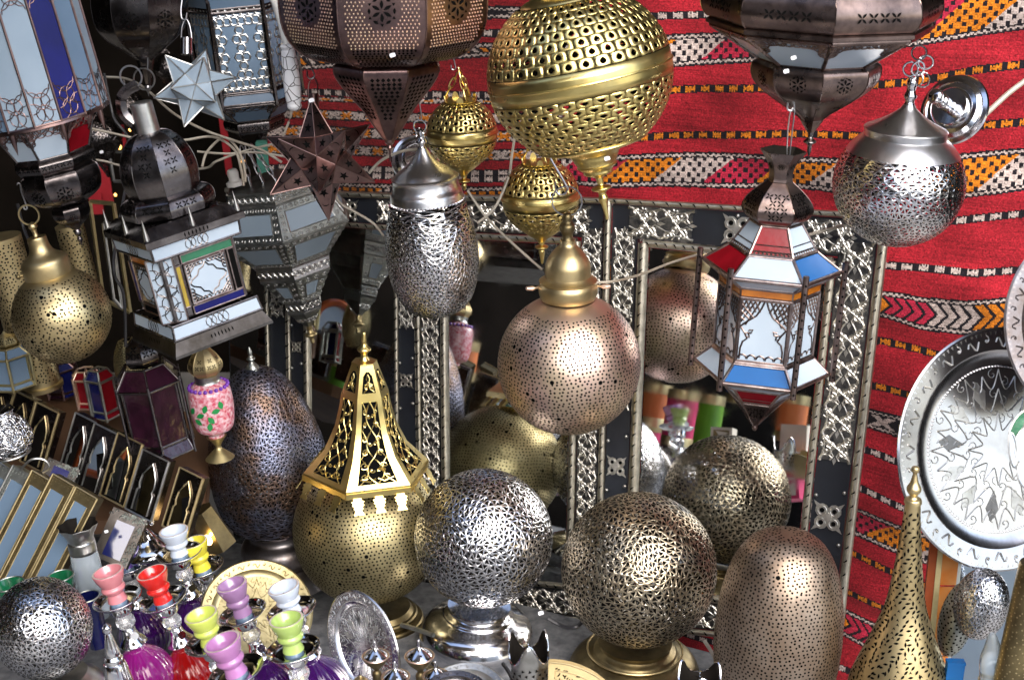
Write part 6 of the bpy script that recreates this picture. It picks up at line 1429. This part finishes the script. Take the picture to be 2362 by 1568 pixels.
for i, (x, y, dep, w_, mt, mt2, an, lb) in enumerate([(1838, 1012, 4.8, 62, 'leather_white', 'leather_white', .1, 'white folded box lantern'), (1838, 1072, 4.7, 50, 'leather_orange', 'leather_white', .05, 'orange and white painted cube box'), (1822, 1126, 4.7, 56, 'leather_pink', 'leather_white', .25, 'pink and white painted cube box'), (1668, 1012, 4.6, 50, 'leather_white', 'brass_dark', .1, 'cream box with pierced dark side')]):
    s = dep/F; o = bpy.data.objects.new('painted_box', None); col.objects.link(o); o.location = mirrored(x, y, dep); o['label'] = lb+' across the aisle, reflected in the right mirror'; o['category'] = 'box'; o['group'] = 'painted boxes across the aisle'
    dv = (MP0-o.location).normalized(); o.rotation_euler = dv.to_track_quat('-Y', 'Z').to_euler()
    mb = MB(); mb.box((0, 0, 0), (w_, w_, w_), 0, Matrix.Rotation(an, 3, 'Y')); mb.box((0, -w_*.02, 0), (w_*.74, w_, w_*.74), 1, Matrix.Rotation(an, 3, 'Y')); mb.slab([(-w_*.3, -w_*.53, w_*.3), (w_*.3, -w_*.53, w_*.3), (0, -w_*.53, 0)], (0, 1, 0), 1, 0); mb.build('body', [mt, mt2], o, s, 20)
o = bpy.data.objects.new('arched_mirror', None); col.objects.link(o); o.location = mirrored(769, 742, 5.0); o['label'] = 'arched mirror with orange frame across the aisle, reflected in the left mirror'; o['category'] = 'mirror'
o.rotation_euler = (MP0-o.location).normalized().to_track_quat('-Y', 'Z').to_euler(); s = 5.0/F
ar = lambda r, h: [(-r, 0, -h)]+[(-r*math.cos(PI*i/14), 0, r*math.sin(PI*i/14)) for i in range(15)]+[(r, 0, -h)]
mb = MB(); mb.slab([Vector(p) for p in ar(38, 74)], (0, 1, 0), 3); mb.build('glass', 'frosted_white', o, s, 0)
mb = MB(); mb.tube([Vector(p) for p in ar(44, 80)], 9, 0, 6, True, ref=(0, 1, 0)); mb.build('frame', 'orange_wood', o, s)
# ================================================================ cables and stickers
cable('power_cable', 'pale twin cable running left from the copper star to the brass ball', [(238, 178, 3.1), (290, 182, 3.1), (335, 205, 3.1), (400, 262, 3.05), (470, 300, 3.0), (540, 325, 2.95), (600, 345, 2.9), (650, 375, 2.9)], .0026, group='loose power cables')
cable('power_cable', 'pale cable crossing behind the dome lantern chimney', [(205, 296, 3.0), (260, 308, 3.0), (330, 322, 3.0), (420, 324, 3.0), (490, 316, 3.0), (540, 345, 2.95), (556, 390, 2.92), (562, 428, 2.9)], .0026, group='loose power cables')
cable('power_cable', 'white cable looping under the glass star to the embossed lantern', [(190, 365, 3.1), (240, 372, 3.1), (300, 385, 3.1), (460, 390, 3.05), (500, 372, 3.0), (560, 350, 3.0), (640, 330, 2.95)], .0024, group='loose power cables')
cable('power_cable', 'pale cable arching up above the lamp socket', [(466, 385, 3.0), (478, 350, 3.0), (515, 318, 2.98), (545, 340, 2.95), (562, 380, 2.92), (566, 420, 2.9)], .0026, group='loose power cables')
cable('power_cable', 'white cable beneath the dome lantern loop', [(455, 350, 3.05), (520, 355, 3.05), (590, 352, 3.05), (660, 362, 3.05)], .0024, group='loose power cables')
cable('power_cable', 'cream cable curving from the copper star down to the ovoid', [(772, 445, 3.0), (785, 470, 3.0), (820, 490, 3.0), (860, 515, 3.0), (885, 545, 3.0)], .0026, group='loose power cables')
cable('power_cable', 'white cable from the copper star tip up behind the ovoid collar', [(850, 400, 2.95), (880, 370, 2.95), (925, 350, 2.95), (960, 345, 2.97)], .003, group='loose power cables')
cable('power_cable', 'white cable from the small brass globe down to the rose ball neck', [(1078, 440, 2.95), (1120, 500, 2.95), (1180, 560, 2.92), (1250, 622, 2.92)], .0026, group='loose power cables')
cable('power_cable', 'tan twin cable hanging between the two small brass globes', [(1187, 315, 2.95), (1180, 360, 2.95), (1172, 410, 2.95), (1140, 480, 2.95), (1100, 515, 2.95)], .0028, group='loose power cables')
cable('power_cable', 'white cable from the rose ball screw across the mirror to the coloured lantern', [(1368, 652, 2.88), (1420, 648, 2.88), (1480, 632, 2.84), (1550, 605, 2.8), (1625, 583, 2.75)], .0026, group='loose power cables')
cable('power_cable', 'short pale cable between the coloured lantern and right silver ball', [(1850, 545, 2.85), (1890, 535, 2.85), (1945, 520, 2.85)], .003, group='loose power cables')
cable('power_cable', 'pale cable leading from the right ceiling plate off the right edge', [(2250, 285, 2.9), (2290, 248, 2.9), (2330, 212, 2.9), (2380, 175, 2.9)], .005, group='loose power cables')
cable('power_cable', 'black cable hanging left of the domed lantern', [(240, 170, 3.0), (262, 270, 3.0), (300, 350, 3.0), (262, 600, 2.9), (285, 680, 2.9), (290, 800, 2.9)], .003, 'cable_dark', group='loose power cables')
cable('power_cable', 'black cable running down to the brass ball neck', [(40, 470, 2.8), (60, 540, 2.8), (95, 600, 2.78)], .003, 'cable_dark', group='loose power cables')
cable('power_cable', 'clear grey flex on the floor between brass and silver lamp feet', [(925, 1440, 2.8), (960, 1450, 2.78), (1000, 1464, 2.75)], .0045, 'pewter', group='loose power cables')
cable('power_cable', 'tan cable hanging behind the awning crank', [(650, 100, 3.0), (668, 200, 3.0), (672, 260, 3.0), (650, 320, 3.0)], .0024, group='loose power cables')
cable('power_cable', 'black flex looped on the floor between the silver and bronze lamp feet', [(1262, 1425, 2.95), (1290, 1440, 2.95), (1310, 1446, 2.93), (1330, 1444, 2.92), (1345, 1430, 2.95)], .004, 'cable_dark', group='loose power cables')
cable('power_cable', 'black flex running off the bottom edge left of the wavy candle holder', [(1160, 1530, 2.8), (1175, 1552, 2.75), (1185, 1580, 2.7), (1180, 1620, 2.65)], .004, 'cable_dark', group='loose power cables')
cable('power_cable', 'twisted grey flex down the right side of the bronze lamp foot', [(1625, 1478, 2.84), (1645, 1510, 2.8), (1660, 1550, 2.76), (1664, 1600, 2.72)], .004, 'cable_white', group='loose power cables')
for x, y, D, lb in [(718, 232, 2.62, 'white price sticker on the copper star neck'), (1813, 165, 2.34, 'white price sticker on the bronze lantern bulb'), (1820, 459, 2.53, 'white price sticker on the coloured lantern onion'), (1400, 366, 2.42, 'white price sticker on the big brass globe cup'), (1283, 597, 2.82, 'white price sticker on the rose ball neck'), (234, 351, 3.8, 'white price sticker on a dark pendant'), (1247, 1413, 2.82, 'white price sticker on the silver lamp foot'), (905, 128, 2.42, 'white price sticker under the copper bowl'), (1830, 134, 2.38, 'white price sticker on the bronze lantern pane'), (245, 1225, 2.7, 'tiny sticker beside the glass vase rim')]:
    sticker(x, y, D, lb, 13 if y not in (1225, 351) else 9, 9 if y not in (1225, 351) else 7)
scene.cycles.use_denoising = True
